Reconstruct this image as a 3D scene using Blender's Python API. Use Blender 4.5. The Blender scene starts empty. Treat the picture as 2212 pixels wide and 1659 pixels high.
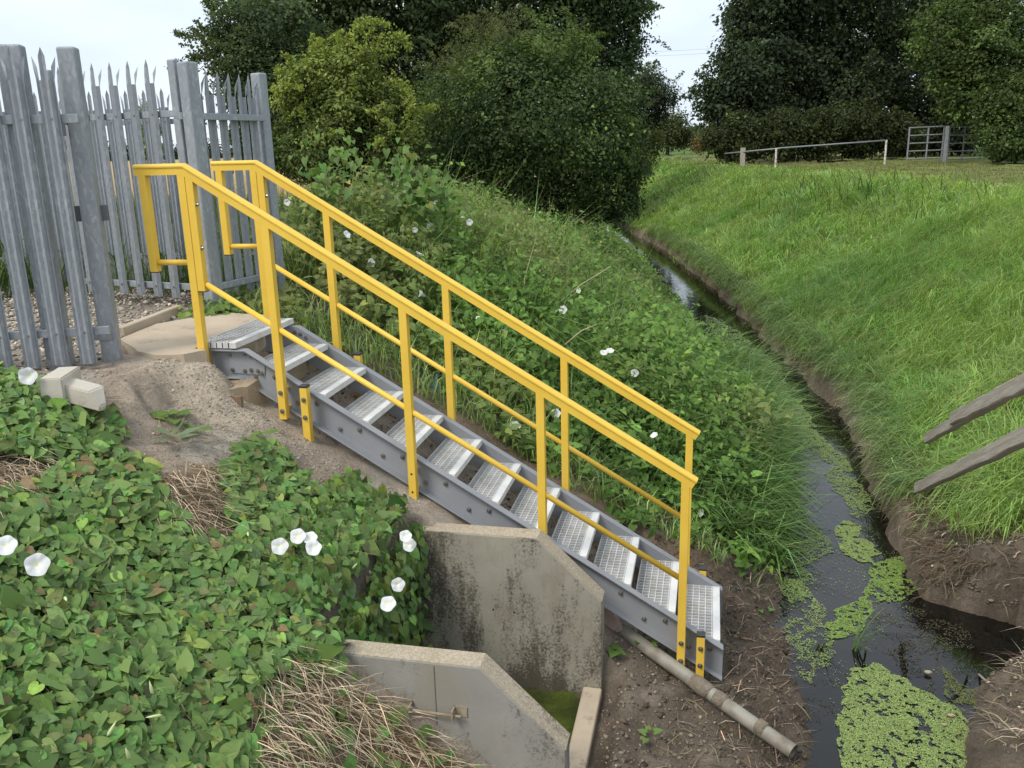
import bpy, bmesh, math, random
import numpy as np
from mathutils import Vector, Matrix
R_ = math.radians
rng = np.random.default_rng(7)
random.seed(7)
scene = bpy.context.scene

# ------------------------------------------------------------------ camera
CAM = np.array([2.8905, -4.9712, 1.1575])
PITCH, YAW, ROLL, FPX = -0.2643, 1.7952, -0.0262, 1908.29      # focal length in pixels of a 2212 px wide frame
_cy, _sy, _cp, _sp = math.cos(YAW), math.sin(YAW), math.cos(PITCH), math.sin(PITCH)
FWD = np.array([_cy*_cp, _sy*_cp, _sp]); _r = np.array([_sy, -_cy, 0.0]); _u = np.cross(_r, FWD)
RGT = _r*math.cos(ROLL) + _u*math.sin(ROLL); UPV = -_r*math.sin(ROLL) + _u*math.cos(ROLL)
cd = bpy.data.cameras.new('camera'); cam = bpy.data.objects.new('camera', cd); scene.collection.objects.link(cam)
cd.sensor_width = 36.0; cd.lens = FPX/2212*36.0; cd.clip_start = 0.05; cd.clip_end = 3000
M = Matrix.Identity(4)
for i in range(3):
    M[i][0], M[i][1], M[i][2], M[i][3] = RGT[i], UPV[i], -FWD[i], CAM[i]
cam.matrix_world = M; scene.camera = cam

# ------------------------------------------------------------------ sky and sun (bright overcast)
SUN_EL, SUN_AZ = R_(52), R_(235)          # azimuth: direction towards the sun, from +X counter-clockwise
w = bpy.data.worlds.new('World'); scene.world = w; w.use_nodes = True
nt = w.node_tree; nt.nodes.clear()
out = nt.nodes.new('ShaderNodeOutputWorld'); bg = nt.nodes.new('ShaderNodeBackground')
sky = nt.nodes.new('ShaderNodeTexSky'); sky.sky_type = 'NISHITA'; sky.sun_disc = False
sky.sun_elevation = SUN_EL; sky.sun_rotation = R_(90) - SUN_AZ; sky.dust_density = 3.0
tcw = nt.nodes.new('ShaderNodeTexCoord'); mpw = nt.nodes.new('ShaderNodeMapping'); mpw.inputs['Scale'].default_value = (1, 1, 2.5)
nz = nt.nodes.new('ShaderNodeTexNoise'); nz.inputs['Scale'].default_value = 2.3; nz.inputs['Detail'].default_value = 5
crw = nt.nodes.new('ShaderNodeValToRGB'); crw.color_ramp.elements[0].position = .3; crw.color_ramp.elements[1].position = .72
crw.color_ramp.elements[0].color = (4.5, 5.4, 6.4, 1); crw.color_ramp.elements[1].color = (7.9, 8.2, 8.5, 1)
mx = nt.nodes.new('ShaderNodeMix'); mx.data_type = 'RGBA'; mx.inputs[0].default_value = .85
nt.links.new(tcw.outputs['Generated'], mpw.inputs['Vector']); nt.links.new(mpw.outputs['Vector'], nz.inputs['Vector'])
nt.links.new(nz.outputs['Fac'], crw.inputs['Fac'])
nt.links.new(sky.outputs['Color'], mx.inputs[6]); nt.links.new(crw.outputs['Color'], mx.inputs[7])
nt.links.new(mx.outputs[2], bg.inputs['Color']); bg.inputs['Strength'].default_value = .1
nt.links.new(bg.outputs['Background'], out.inputs['Surface'])
sl = bpy.data.lights.new('sun', 'SUN'); sl.energy = 1.5; sl.angle = R_(18); sl.color = (1.0, .95, .87)
so = bpy.data.objects.new('sun', sl); scene.collection.objects.link(so)
_sd = Vector((math.cos(SUN_EL)*math.cos(SUN_AZ), math.cos(SUN_EL)*math.sin(SUN_AZ), math.sin(SUN_EL)))
so.rotation_euler = _sd.to_track_quat('Z', 'Y').to_euler(); so.location = (0, -4, 12)
scene.view_settings.view_transform = 'Standard'; scene.view_settings.look = 'None'
scene.view_settings.exposure = 0.75; scene.view_settings.gamma = 1.0
scene.view_settings.use_curve_mapping = False
scene.render.engine = 'CYCLES'
scene.cycles.use_denoising = True
scene.cycles.max_bounces = 6; scene.cycles.diffuse_bounces = 3; scene.cycles.transmission_bounces = 4

# ------------------------------------------------------------------ geometry helpers
def ray(u, v): return FWD + RGT*((u-1106)/FPX) - UPV*((v-829.5)/FPX)
def atd(u, v, D): return CAM + ray(u, v)*D
def ony(u, v, Y): d = ray(u, v); return CAM + d*((Y-CAM[1])/d[1])
def onz(u, v, Z): d = ray(u, v); return CAM + d*((Z-CAM[2])/d[2])
COL = scene.collection
WL = {}                                                   # world location of every object made here
def link(o, wl=(0, 0, 0), parent=None):
    COL.objects.link(o); wl = np.array(wl, float)
    if parent is not None:
        o.parent = parent; o.location = wl - WL[parent.name]
    else:
        o.location = wl
    WL[o.name] = wl
    return o
def tag(o, label=None, cat=None, group=None, kind=None):
    if label: o['label'] = label
    if cat: o['category'] = cat
    if group: o['group'] = group
    if kind: o['kind'] = kind
    return o
def empty(name, loc, label, cat, group=None):
    o = bpy.data.objects.new(name, None); o.empty_display_size = .1
    link(o, loc); return tag(o, label, cat, group)
class MB:
    def __init__(s): s.v = []; s.f = []
    def add(s, vs, fs):
        n = len(s.v); s.v += [tuple(map(float, p)) for p in vs]; s.f += [tuple(i+n for i in q) for q in fs]; return s
    def box(s, a, b):
        (x0, y0, z0), (x1, y1, z1) = a, b
        return s.add([(x0,y0,z0),(x1,y0,z0),(x1,y1,z0),(x0,y1,z0),(x0,y0,z1),(x1,y0,z1),(x1,y1,z1),(x0,y1,z1)],
                     [(0,3,2,1),(4,5,6,7),(0,1,5,4),(1,2,6,5),(2,3,7,6),(3,0,4,7)])
    def obox(s, c, ax, ay, az):                           # centre and three half-axes
        c, ax, ay, az = map(np.array, (c, ax, ay, az)); vs = []
        for k in (-1, 1):
            for i, j in ((-1,-1),(1,-1),(1,1),(-1,1)): vs.append(c+ax*i+ay*j+az*k)
        return s.add(vs, [(0,3,2,1),(4,5,6,7),(0,1,5,4),(1,2,6,5),(2,3,7,6),(3,0,4,7)])
    def beam(s, a, b, wdt, hgt, up=(0,0,1)):              # box along a-b
        a, b, up = map(lambda q: np.array(q, float), (a, b, up)); d = b-a; L = np.linalg.norm(d); d /= L
        sd = np.cross(d, up); sd /= np.linalg.norm(sd); u2 = np.cross(sd, d)
        return s.obox((a+b)/2, d*L/2, sd*wdt/2, u2*hgt/2)
    def tube(s, pts, rad, n=8, cap=True):
        pts = [np.array(p, float) for p in pts]; m = len(pts)
        rad = [rad]*m if np.isscalar(rad) else list(rad); rings = []
        for i, p in enumerate(pts):
            d = pts[min(i+1, m-1)]-pts[max(i-1, 0)]; d /= (np.linalg.norm(d)+1e-9)
            a = np.array((0,0,1.)) if abs(d[2]) < .9 else np.array((1.,0,0))
            e1 = np.cross(d, a); e1 /= np.linalg.norm(e1); e2 = np.cross(d, e1)
            rings += [p+(e1*math.cos(2*math.pi*k/n)+e2*math.sin(2*math.pi*k/n))*rad[i] for k in range(n)]
        fs = [(i*n+k, i*n+(k+1)%n, (i+1)*n+(k+1)%n, (i+1)*n+k) for i in range(m-1) for k in range(n)]
        if cap: fs += [tuple(range(n)), tuple(reversed(range((m-1)*n, m*n)))]
        return s.add(rings, fs)
    def prism(s, prof, mapper, a, b):                     # closed 2D profile swept from a to b
        n = len(prof)
        vs = [mapper(p, a) for p in prof] + [mapper(p, b) for p in prof]
        fs = [(k, (k+1)%n, n+(k+1)%n, n+k) for k in range(n)] + [tuple(reversed(range(n))), tuple(range(n, 2*n))]
        return s.add(vs, fs)
    def mesh(s, name, mat, smooth=False, bevel=0, segs=1):
        me = bpy.data.meshes.new(name); me.from_pydata(s.v, [], s.f); me.update()
        bm = bmesh.new(); bm.from_mesh(me)
        bmesh.ops.recalc_face_normals(bm, faces=bm.faces)
        if bevel:
            es = [e for e in bm.edges if len(e.link_faces) == 2 and e.calc_face_angle(0) > .5]
            bmesh.ops.bevel(bm, geom=es, offset=bevel, segments=segs, affect='EDGES', profile=.5, clamp_overlap=True)
        bm.to_mesh(me); bm.free()
        if smooth: me.polygons.foreach_set('use_smooth', [True]*len(me.polygons))
        me.materials.append(mat); return me
    def build(s, name, mat, parent=None, wl=(0,0,0), **k):
        return link(bpy.data.objects.new(name, s.mesh(name, mat, **k)), wl, parent)
def put(name, me, wl, parent=None, rot=None):
    o = link(bpy.data.objects.new(name, me), wl, parent)
    if rot is not None:
        o.rotation_mode = 'QUATERNION'; o.rotation_quaternion = rot
    return o
def norm(a): return a/(np.linalg.norm(a, axis=-1, keepdims=True)+1e-9)
def raw_mesh(name, V, tris, mat, col=None, smooth=False):
    me = bpy.data.meshes.new(name); V = np.ascontiguousarray(V, np.float32); F = np.ascontiguousarray(tris, np.int32)
    k = F.shape[1]
    me.vertices.add(len(V)); me.vertices.foreach_set('co', V.ravel())
    me.loops.add(F.size); me.loops.foreach_set('vertex_index', F.ravel())
    me.polygons.add(len(F)); me.polygons.foreach_set('loop_start', np.arange(0, F.size, k, dtype=np.int32))
    me.polygons.foreach_set('loop_total', np.full(len(F), k, np.int32))
    if smooth: me.polygons.foreach_set('use_smooth', np.ones(len(F), bool))
    me.update(calc_edges=True)
    if col is not None:
        a = me.color_attributes.new('Col', 'FLOAT_COLOR', 'POINT')
        c4 = np.ones((len(V), 4), np.float32); c4[:, :3] = col; a.data.foreach_set('color', c4.ravel())
    me.materials.append(mat); return me
def scatter(tv, tf, pos, fx, fy, fz, sc, col):            # copies of a small template; returns V, F, C
    tv = np.array(tv, float); tf = np.array(tf, int); N = len(pos); n = len(tv)
    sc = np.asarray(sc, float); sc = np.repeat(sc[:, None], 3, 1) if sc.ndim == 1 else sc
    V = pos[:, None, :] + (tv[None, :, 0]*sc[:, None, 0])[..., None]*fx[:, None] + (tv[None, :, 1]*sc[:, None, 1])[..., None]*fy[:, None] + (tv[None, :, 2]*sc[:, None, 2])[..., None]*fz[:, None]
    F = tf[None] + (np.arange(N)*n)[:, None, None]
    return V.reshape(-1, 3), F.reshape(-1, tf.shape[1]), np.repeat(col, n, 0)
def frames(nrm, dirv):                                    # leaf normal and leaf axis
    fz = norm(nrm); fy = norm(dirv - (dirv*fz).sum(1, keepdims=True)*fz); fx = np.cross(fy, fz); return fx, fy, fz
def join(parts):
    Vs, Fs, Cs = [], [], []; n = 0
    for V, F, C in parts:
        Vs.append(V); Fs.append(F+n); Cs.append(C); n += len(V)
    return np.vstack(Vs), np.vstack(Fs), np.vstack(Cs)
# value noise
_T = np.random.default_rng(3).random((256, 256)).astype(np.float64)
def vnoise(x, y, s=1.0, o=0):
    x = np.asarray(x, float)*s + o*17.3; y = np.asarray(y, float)*s + o*31.7
    xi = np.floor(x).astype(int); yi = np.floor(y).astype(int); fx = x-xi; fy = y-yi
    fx = fx*fx*(3-2*fx); fy = fy*fy*(3-2*fy); T = _T
    a = T[xi & 255, yi & 255]; b = T[(xi+1) & 255, yi & 255]; c = T[xi & 255, (yi+1) & 255]; d = T[(xi+1) & 255, (yi+1) & 255]
    return (a*(1-fx)+b*fx)*(1-fy)+(c*(1-fx)+d*fx)*fy
def fbm(x, y, s=1.0, oct=4, o=0):
    r = 0; a = .5
    for k in range(oct): r = r + a*vnoise(x, y, s*2**k, o+k); a *= .5
    return r/(1-.5**oct)
def sst(a, b, x): t = np.clip((x-a)/(b-a), 0, 1); return t*t*(3-2*t)

# ------------------------------------------------------------------ materials
def nodes(name):
    m = bpy.data.materials.new(name); m.use_nodes = True; t = m.node_tree; t.nodes.clear()
    o = t.nodes.new('ShaderNodeOutputMaterial'); p = t.nodes.new('ShaderNodeBsdfPrincipled'); t.links.new(p.outputs[0], o.inputs[0])
    return m, t, p, o
def N(t, typ, **k):
    n = t.nodes.new(typ)
    for a, b in k.items():
        if a in n.inputs: n.inputs[a].default_value = b
        else: setattr(n, a, b)
    return n
def ramp(t, src, stops):
    r = t.nodes.new('ShaderNodeValToRGB'); e = r.color_ramp.elements
    while len(e) < len(stops): e.new(.5)
    for q, (p, c) in zip(e, stops):
        q.position = p; q.color = (c, c, c, 1) if np.isscalar(c) else (*c, 1)
    t.links.new(src, r.inputs['Fac']); return r.outputs['Color']
def mixc(t, fac, a, b, mode='MIX'):
    m = t.nodes.new('ShaderNodeMix'); m.data_type = 'RGBA'; m.blend_type = mode
    for s, val in ((0, fac), (6, a), (7, b)):
        if hasattr(val, 'is_linked'): t.links.new(val, m.inputs[s])
        elif s == 0: m.inputs[0].default_value = val
        else: m.inputs[s].default_value = (*val, 1)
    return m.outputs[2]
def noise(t, scale, detail=4, rough=.55, vec=None, stretch=None, coord='Object'):
    tc = t.nodes.new('ShaderNodeTexCoord'); v = tc.outputs[coord]
    if stretch:
        mp = t.nodes.new('ShaderNodeMapping'); mp.inputs['Scale'].default_value = stretch; t.links.new(v, mp.inputs['Vector']); v = mp.outputs['Vector']
    n = N(t, 'ShaderNodeTexNoise', Scale=scale, Detail=detail, Roughness=rough); t.links.new(v, n.inputs['Vector']); return n.outputs['Fac']
def bump(t, p, h, strength=.3, dist=.01):
    b = N(t, 'ShaderNodeBump', Strength=strength, Distance=dist); t.links.new(h, b.inputs['Height']); t.links.new(b.outputs['Normal'], p.inputs['Normal'])
def plain(name, c1, c2=None, rough=.55, ns=6.0, bs=0, bstr=.25, bdist=.004, metal=0, spec=.5, stretch=None, lo=.35, hi=.65):
    m, t, p, o = nodes(name)
    if c2 is not None:
        f = ramp(t, noise(t, ns, 5, .6, stretch=stretch), [(lo, 0.0), (hi, 1.0)]); t.links.new(mixc(t, f, c1, c2), p.inputs['Base Color'])
    else: p.inputs['Base Color'].default_value = (*c1, 1)
    p.inputs['Roughness'].default_value = rough; p.inputs['Metallic'].default_value = metal; p.inputs['Specular IOR Level'].default_value = spec
    if bs: bump(t, p, noise(t, bs, 5, .6, stretch=stretch), bstr, bdist)
    return m
def leafmat(name, src='attr', rough=.5, trans=.3, spec=.35, cols=None, tint=(1, 1, 1)):
    m, t, p, o = nodes(name)
    if src == 'attr':
        a = t.nodes.new('ShaderNodeAttribute'); a.attribute_name = 'Col'; c = a.outputs['Color']
    else:
        oi = t.nodes.new('ShaderNodeObjectInfo'); c = ramp(t, oi.outputs['Random'], cols)
    f = ramp(t, noise(t, 55, 3), [(.3, .82), (.7, 1.12)]); c = mixc(t, 1.0, c, f, 'MULTIPLY')
    t.links.new(c, p.inputs['Base Color']); p.inputs['Roughness'].default_value = rough; p.inputs['Specular IOR Level'].default_value = spec
    if trans:
        tr = t.nodes.new('ShaderNodeBsdfTranslucent'); ms = t.nodes.new('ShaderNodeMixShader'); ms.inputs[0].default_value = trans
        t.links.new(mixc(t, 1.0, c, (1.25, 1.3, .6), 'MULTIPLY'), tr.inputs['Color'])
        t.links.new(p.outputs[0], ms.inputs[1]); t.links.new(tr.outputs[0], ms.inputs[2]); t.links.new(ms.outputs[0], o.inputs[0])
    return m
MAT = {}
def grp_yellow():
    m, t, p, o = nodes('yellow_fibreglass')
    c = mixc(t, ramp(t, noise(t, 5, 4), [(.35, 0.), (.7, 1.)]), (.80, .535, .075), (.74, .48, .060))
    d = ramp(t, noise(t, 14, 6, .7), [(.60, 0.), (.78, .5)]); c = mixc(t, d, c, (.50, .38, .18)); d2 = ramp(t, noise(t, 45, 5, .75, stretch=(1, 1, .25)), [(.64, 0.), (.76, .45)]); c = mixc(t, d2, c, (.42, .33, .18))
    t.links.new(c, p.inputs['Base Color']); p.inputs['Roughness'].default_value = .42; p.inputs['Specular IOR Level'].default_value = .4
    bump(t, p, noise(t, 60, 3, stretch=(6, 6, .4)), .12, .001); return m
MAT['yellow'] = grp_yellow()
def grp_grey():
    m, t, p, o = nodes('grey_fibreglass')
    c = mixc(t, ramp(t, noise(t, 4, 5), [(.3, 0.), (.7, 1.)]), (.245, .255, .275), (.295, .305, .32))
    c = mixc(t, ramp(t, noise(t, 30, 5, .7), [(.6, 0.), (.8, .3)]), c, (.33, .30, .26))
    t.links.new(c, p.inputs['Base Color']); p.inputs['Roughness'].default_value = .5
    bump(t, p, noise(t, 90, 3, stretch=(.4, 6, 6)), .1, .001); return m
MAT['grp'] = grp_grey()
MAT['grate'] = plain('grating_fibreglass', (.58, .58, .57), (.40, .375, .345), .6, 9, lo=.45, hi=.75)
MAT['nose'] = plain('nosing_fibreglass', (.66, .66, .645), (.46, .41, .345), .55, 7, lo=.5, hi=.8, bs=120, bstr=.2, bdist=.001)
MAT['bolt'] = plain('bolt_steel', (.42, .41, .39), (.30, .28, .25), .32, 40, metal=.9)
MAT['cap'] = plain('black_plastic', (.03, .03, .033), None, .5)
def galv():
    m, t, p, o = nodes('galvanised_steel')
    tc = t.nodes.new('ShaderNodeTexCoord'); vo = N(t, 'ShaderNodeTexVoronoi', Scale=70.0); mp = t.nodes.new('ShaderNodeMapping'); mp.inputs['Scale'].default_value = (1, 1, .45)
    t.links.new(tc.outputs['Object'], mp.inputs['Vector']); t.links.new(mp.outputs['Vector'], vo.inputs['Vector'])
    sp = t.nodes.new('ShaderNodeSeparateColor'); t.links.new(vo.outputs['Color'], sp.inputs[0])
    c = ramp(t, sp.outputs[0], [(0., (.27, .295, .32)), (.8, (.335, .36, .385)), (.97, (.41, .43, .45))])
    c = mixc(t, ramp(t, noise(t, 3, 5, .65, stretch=(3, 3, .5)), [(.35, 0.), (.7, .8)]), c, (.24, .26, .28))
    c = mixc(t, ramp(t, noise(t, 9, 5, .7), [(.66, 0.), (.78, .5)]), c, (.45, .46, .47))
    t.links.new(c, p.inputs['Base Color']); p.inputs['Metallic'].default_value = .25; p.inputs['Roughness'].default_value = .5
    bump(t, p, noise(t, 160, 3), .06, .001); return m
MAT['galv'] = galv()
def concrete(name, base, dark, lich, streak=True, amt=.62, agg=False):
    m, t, p, o = nodes(name)
    c = mixc(t, ramp(t, noise(t, 3.2, 5, .6), [(.3, 0.), (.7, 1.)]), base, tuple(x*.80 for x in base))
    f1 = noise(t, 3.4, 8, .68, stretch=(1.0, 1.0, .32)); f2 = noise(t, 60, 6, .8)
    mm = t.nodes.new('ShaderNodeMath'); mm.operation = 'MULTIPLY_ADD'; mm.inputs[1].default_value = .55; t.links.new(f2, mm.inputs[0]); t.links.new(f1, mm.inputs[2])
    c = mixc(t, ramp(t, mm.outputs[0], [(amt+.10, 0.), (amt+.205, .9)]), c, dark)
    f3 = noise(t, 1.7, 6, .7, stretch=(1.3, 1, .7)); c = mixc(t, ramp(t, f3, [(.50, 0.), (.68, .7)]), c, lich)
    c = mixc(t, ramp(t, noise(t, 130, 4, .8), [(.60, 0.), (.70, .5)]), c, tuple(min(1, x*1.35) for x in base))
    if agg:
        vo = N(t, 'ShaderNodeTexVoronoi', Scale=130.0); tc = t.nodes.new('ShaderNodeTexCoord'); t.links.new(tc.outputs['Object'], vo.inputs['Vector'])
        s2 = t.nodes.new('ShaderNodeSeparateColor'); t.links.new(vo.outputs['Color'], s2.inputs[0])
        c = mixc(t, ramp(t, s2.outputs[1], [(.55, 0.), (.64, .5)]), c, (.50, .46, .38)); bump(t, p, vo.outputs['Distance'], .5, .006)
    else: bump(t, p, noise(t, 70, 6, .7), .35, .004)
    t.links.new(c, p.inputs['Base Color']); p.inputs['Roughness'].default_value = .9; p.inputs['Specular IOR Level'].default_value = .25; return m
MAT['conc'] = concrete('stained_concrete', (.36, .335, .27), (.060, .050, .036), (.20, .165, .105), amt=.648)
MAT['conc2'] = concrete('pale_concrete', (.32, .31, .28), (.085, .078, .064), (.26, .235, .18), amt=.70)
MAT['conctop'] = concrete('weathered_concrete_top', (.40, .33, .235), (.14, .11, .075), (.33, .27, .17), amt=.74, agg=True)
MAT['slab'] = concrete('sandy_concrete', (.52, .43, .32), (.28, .22, .16), (.42, .33, .23), amt=.74)
MAT['block'] = concrete('cast_block', (.56, .52, .44), (.34, .30, .24), (.50, .44, .34), amt=.78)
MAT['abut'] = concrete('abutment_concrete', (.40, .32, .22), (.22, .165, .11), (.33, .25, .16), amt=.70)
MAT['crust'] = concrete('dry_soil_crust', (.38, .30, .22), (.22, .165, .11), (.33, .25, .17), amt=.70)
MAT['pipe'] = plain('muddy_plastic_pipe', (.29, .275, .23), (.17, .145, .11), .65, 9, bs=80, lo=.4, hi=.7)
def woodmat(name, c1, c2, ax):
    m, t, p, o = nodes(name); st = [12, 12, 12]; st[ax] = .6
    f = noise(t, 5, 7, .7, stretch=tuple(st)); c = mixc(t, ramp(t, f, [(.3, 0.), (.7, 1.)]), c1, c2)
    c = mixc(t, ramp(t, noise(t, 7, 6, .75), [(.56, 0.), (.74, .7)]), c, (.36, .34, .30))
    t.links.new(c, p.inputs['Base Color']); p.inputs['Roughness'].default_value = .85; p.inputs['Specular IOR Level'].default_value = .25; bump(t, p, f, .6, .005); return m
MAT['wood'] = woodmat('grey_weathered_wood', (.25, .215, .175), (.50, .45, .385), 1)
MAT['board'] = woodmat('brown_wood', (.12, .075, .045), (.28, .19, .12), 2)
MAT['bark'] = plain('bark', (.05, .042, .033), (.025, .021, .017), .9, 12, bs=30, bstr=.6, bdist=.02)
MAT['leaf'] = leafmat('foliage_leaf', rough=.62, trans=.36, spec=.18)
MAT['grass'] = leafmat('grass_blade', rough=.55, trans=.35, spec=.3)
MAT['vine'] = leafmat('bindweed_leaf', rough=.5, trans=.25, spec=.22)
MAT['vineobj'] = leafmat('bindweed_leaf_single', 'obj', .5, .25, .22, cols=[(0., (.110, .190, .054)), (.5, (.152, .250, .070)), (.8, (.180, .285, .080)), (1., (.235, .320, .092))])
def petal():
    m, t, p, o = nodes('white_petal'); p.inputs['Base Color'].default_value = (.86, .87, .86, 1); p.inputs['Roughness'].default_value = .8; p.inputs['Specular IOR Level'].default_value = .1
    tr = t.nodes.new('ShaderNodeBsdfTranslucent'); tr.inputs['Color'].default_value = (.88, .89, .87, 1); ms = t.nodes.new('ShaderNodeMixShader'); ms.inputs[0].default_value = .3
    t.links.new(p.outputs[0], ms.inputs[1]); t.links.new(tr.outputs[0], ms.inputs[2]); t.links.new(ms.outputs[0], o.inputs[0]); return m
MAT['petal'] = petal()
MAT['throat'] = plain('cream_throat', (.80, .81, .60), None, .8, spec=.1)
MAT['bud'] = plain('bud_cream', (.62, .66, .36), (.45, .55, .22), .6, 30)
MAT['dry'] = leafmat('dry_straw', rough=.75, trans=.1, spec=.2)
MAT['duck'] = leafmat('duckweed_frond', rough=.5, trans=.1, spec=.35)
MAT['stone'] = leafmat('loose_stone', rough=.9, trans=0, spec=.25)
MAT['white'] = plain('flaking_white_paint', (.62, .60, .55), (.30, .17, .09), .6, 9, lo=.5, hi=.7)
MAT['steel'] = plain('dull_field_steel', (.30, .32, .34), (.22, .23, .24), .5, 8, metal=.3)
def groundmat():
    m, t, p, o = nodes('ground_soil')
    a = t.nodes.new('ShaderNodeAttribute'); a.attribute_name = 'Col'; c = a.outputs['Color']
    c = mixc(t, 1.0, c, ramp(t, noise(t, 9, 6, .65, coord='Object'), [(.28, .72), (.72, 1.25)]), 'MULTIPLY')
    n2 = noise(t, 70, 6, .75); c = mixc(t, 1.0, c, ramp(t, n2, [(.3, .68), (.5, 1.0), (.72, 1.38)]), 'MULTIPLY')
    t.links.new(c, p.inputs['Base Color']); p.inputs['Roughness'].default_value = .92; p.inputs['Specular IOR Level'].default_value = .2
    bump(t, p, noise(t, 26, 9, .78), 1.0, .035); return m
MAT['ground'] = groundmat()
def watermat():
    m, t, p, o = nodes('ditch_water')
    p.inputs['Base Color'].default_value = (.007, .0065, .005, 1); p.inputs['Roughness'].default_value = .02; p.inputs['IOR'].default_value = 1.45
    p.inputs['Specular IOR Level'].default_value = .5
    bump(t, p, noise(t, 9, 3, .5, stretch=(1, .55, 1)), .10, .02); return m
MAT['water'] = watermat()

# ------------------------------------------------------------------ terrain
WZ = -2.20
_YL = [-6, -.6, .6, 2.5, 4.3, 7.1, 9, 12, 15, 24, 30, 42, 60, 100, 400, 1500]
_XL = [3.4, 3.44, 3.48, 3.47, 3.55, 3.50, 3.1, 2.6, 2.1, .50, -1.2, -4.2, -8, -14, -40, -90]
_YR = [-6, -1.2, -.3, .35, .75, 1.0, 1.25, 1.5, 3.2, 6.1, 9, 12, 15, 24, 30, 42, 60, 100, 400, 1500]
_XR = [4.0, 4.15, 4.35, 4.62, 5.0, 5.35, 5.0, 4.50, 4.50, 4.6, 4.1, 3.65, 3.17, 1.40, -.3, -3.3, -7.1, -13, -39, -89]
_YC = [-6, 5, 10, 17, 23, 31, 42, 60, 100, 400, 1500]
_XC = [10, 10, 9.3, 8.0, 6.2, 4.0, 1.0, -3.0, -9, -35, -85]
def xl(y): return np.interp(y, _YL, _XL)
def xr(y): return np.interp(y, _YR, _XR)
def xcr(y): return np.interp(y, _YC, _XC)
_ZX = [-9, -.62, -.40, -.2, 0, .25, .54, .97, 1.19, 1.5, 1.9, 2.4, 2.7, 3.05, 3.44, 3.75]
_ZZ = [-.06, -.06, -.16, -.28, -.36, -.44, -.66, -.88, -.99, -1.20, -1.45, -1.86, -2.02, -2.09, -2.19, -2.45]
_ZB = [-.06, -.06, -.14, -.24, -.36, -.50, -.66, -.92, -1.06, -1.34, -1.60, -1.92, -2.04, -2.12, -2.20, -2.45]
def base_h(x, y):
    x = np.asarray(x, float); y = np.asarray(y, float)
    L, Rr, Cc = xl(y), xr(y), xcr(y)
    wob = (fbm(x, y, 2.6, 4, 33)-.5)*np.interp(y, [-2, 12, 40], [.34, .30, .1])
    L = L+wob*.8; Rr = Rr+wob
    xs = x - (L-3.44)*sst(1.5, 3.4, x)                                   # the foot of the bank follows the water
    za = np.interp(xs, _ZX, _ZZ); zb = np.interp(xs, _ZX, _ZB)
    near = za + (zb-za)*(1-sst(-2.0, -1.6, y))
    cl = L-4.15; tt = (x-cl)/(L-cl)                                      # left bank behind the stairs
    far = np.interp(tt, [-30, -.06, .10, .3, .62, .9, 1.0, 1.08, 3], [-.05, -.05, -.17, -.52, -1.28, -1.95, -2.19, -2.5, -2.5])
    left = near + (far-near)*sst(.78, 1.15, y)
    emb = sst(-2.9, -5.2, y)                                             # the crossing the photographer stands on
    left = left*(1-emb) + np.maximum(left, -.45)*emb
    s = x-Rr; wd = Cc-Rr
    mud = .30 + .12*(vnoise(y, 0*y, 1.7)-.5)
    right = np.interp(s, [-3, -.25, 0, .06, .30], [-2.5, -2.5, -2.2, -2.0, -1.82]) + 0*s
    u = np.clip((s-.30)/(wd-.30), 0, 1.5); up = -1.82 + 1.82*np.interp(u, [0, .25, .75, .9, 1.0, 1.5], [0, .25, .80, .94, 1.0, 1.0])
    right = np.where(s > .30, up, right)
    shore = (1-sst(.45, .95, y))*(s > 0); right = right*(1-shore)+np.minimum(right, -2.19+.10*s+.35*sst(.7, 1.6, s))*shore
    emb2 = sst(-1.5, -3.8, y)*sst(3.0, 4.0, x)
    mid = np.where(x > .5*(L+Rr), right, left)
    mid = mid*(1-emb2) + np.maximum(mid, -.45)*emb2
    # culvert channel between the two wing walls
    ch = sst(1.17, 1.24, x)*(1-sst(2.40, 2.50, x))*sst(-1.62, -1.60, y)*(1-sst(-.29, -.27, y))
    mid = mid*(1-ch) + (-2.06)*ch
    # broken concrete spill by the landing
    sp = np.exp(-(((x+.11)/.17)**2+((y+.24)/.17)**2)); mid = mid + .24*sp*(x > -1)
    tr = sst(-1.0, -.70, y)*(1-sst(-.12, -.05, y))*(1-sst(-.34, -.10, x)); mid = mid*(1-tr)+np.maximum(mid, -.055)*tr
    lo = sst(-.86, -.80, x)*(1-sst(.02, .10, x))*sst(-.20, -.10, y)*(1-sst(.85, .95, y)); mid = mid*(1-lo)+np.minimum(mid, -.14)*lo
    return mid
def H(x, y):
    x = np.asarray(x, float); y = np.asarray(y, float); b = base_h(x, y)
    d = np.hypot(x-2.5, y+1); a = np.interp(d, [0, 5, 15, 60], [.05, .06, .12, .3])
    r = (fbm(x, y, 1.6, 4)-.5)*a*1.3 + (fbm(x, y, 9, 3, 5)-.5)*.035*np.interp(d, [0, 6, 12], [1, 1, 0])
    flat = sst(-.60, -.45, x) + (y > 1.3) + (y < -.45); flat = np.clip(flat, 0.15, 1)
    wet = sst(-2.25, -2.0, b)
    mudz = sst(2.3, 2.7, x)*(1-sst(3.6, 3.8, x-(xl(y)-3.44)))*sst(-3, -1.7, y)*(1-sst(1.1, 1.9, y)) + (x > 4.3)*(y < 2.6)*(y > -1)*(x-xr(y) > .03)*(x < 7)
    r2 = (fbm(x, y, 5, 4, 15)-.5)*.14 + np.maximum(fbm(x, y, 3, 3, 25)-.52, 0)*.35 + (fbm(x, y, 13, 4, 35)-.5)*.05 + np.where(x > 4.3, (np.abs(fbm(x, y, 2.2, 4, 45)-.5))*.35, 0)
    return b + r*flat*(.3+.7*wet) + r2*mudz
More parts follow.
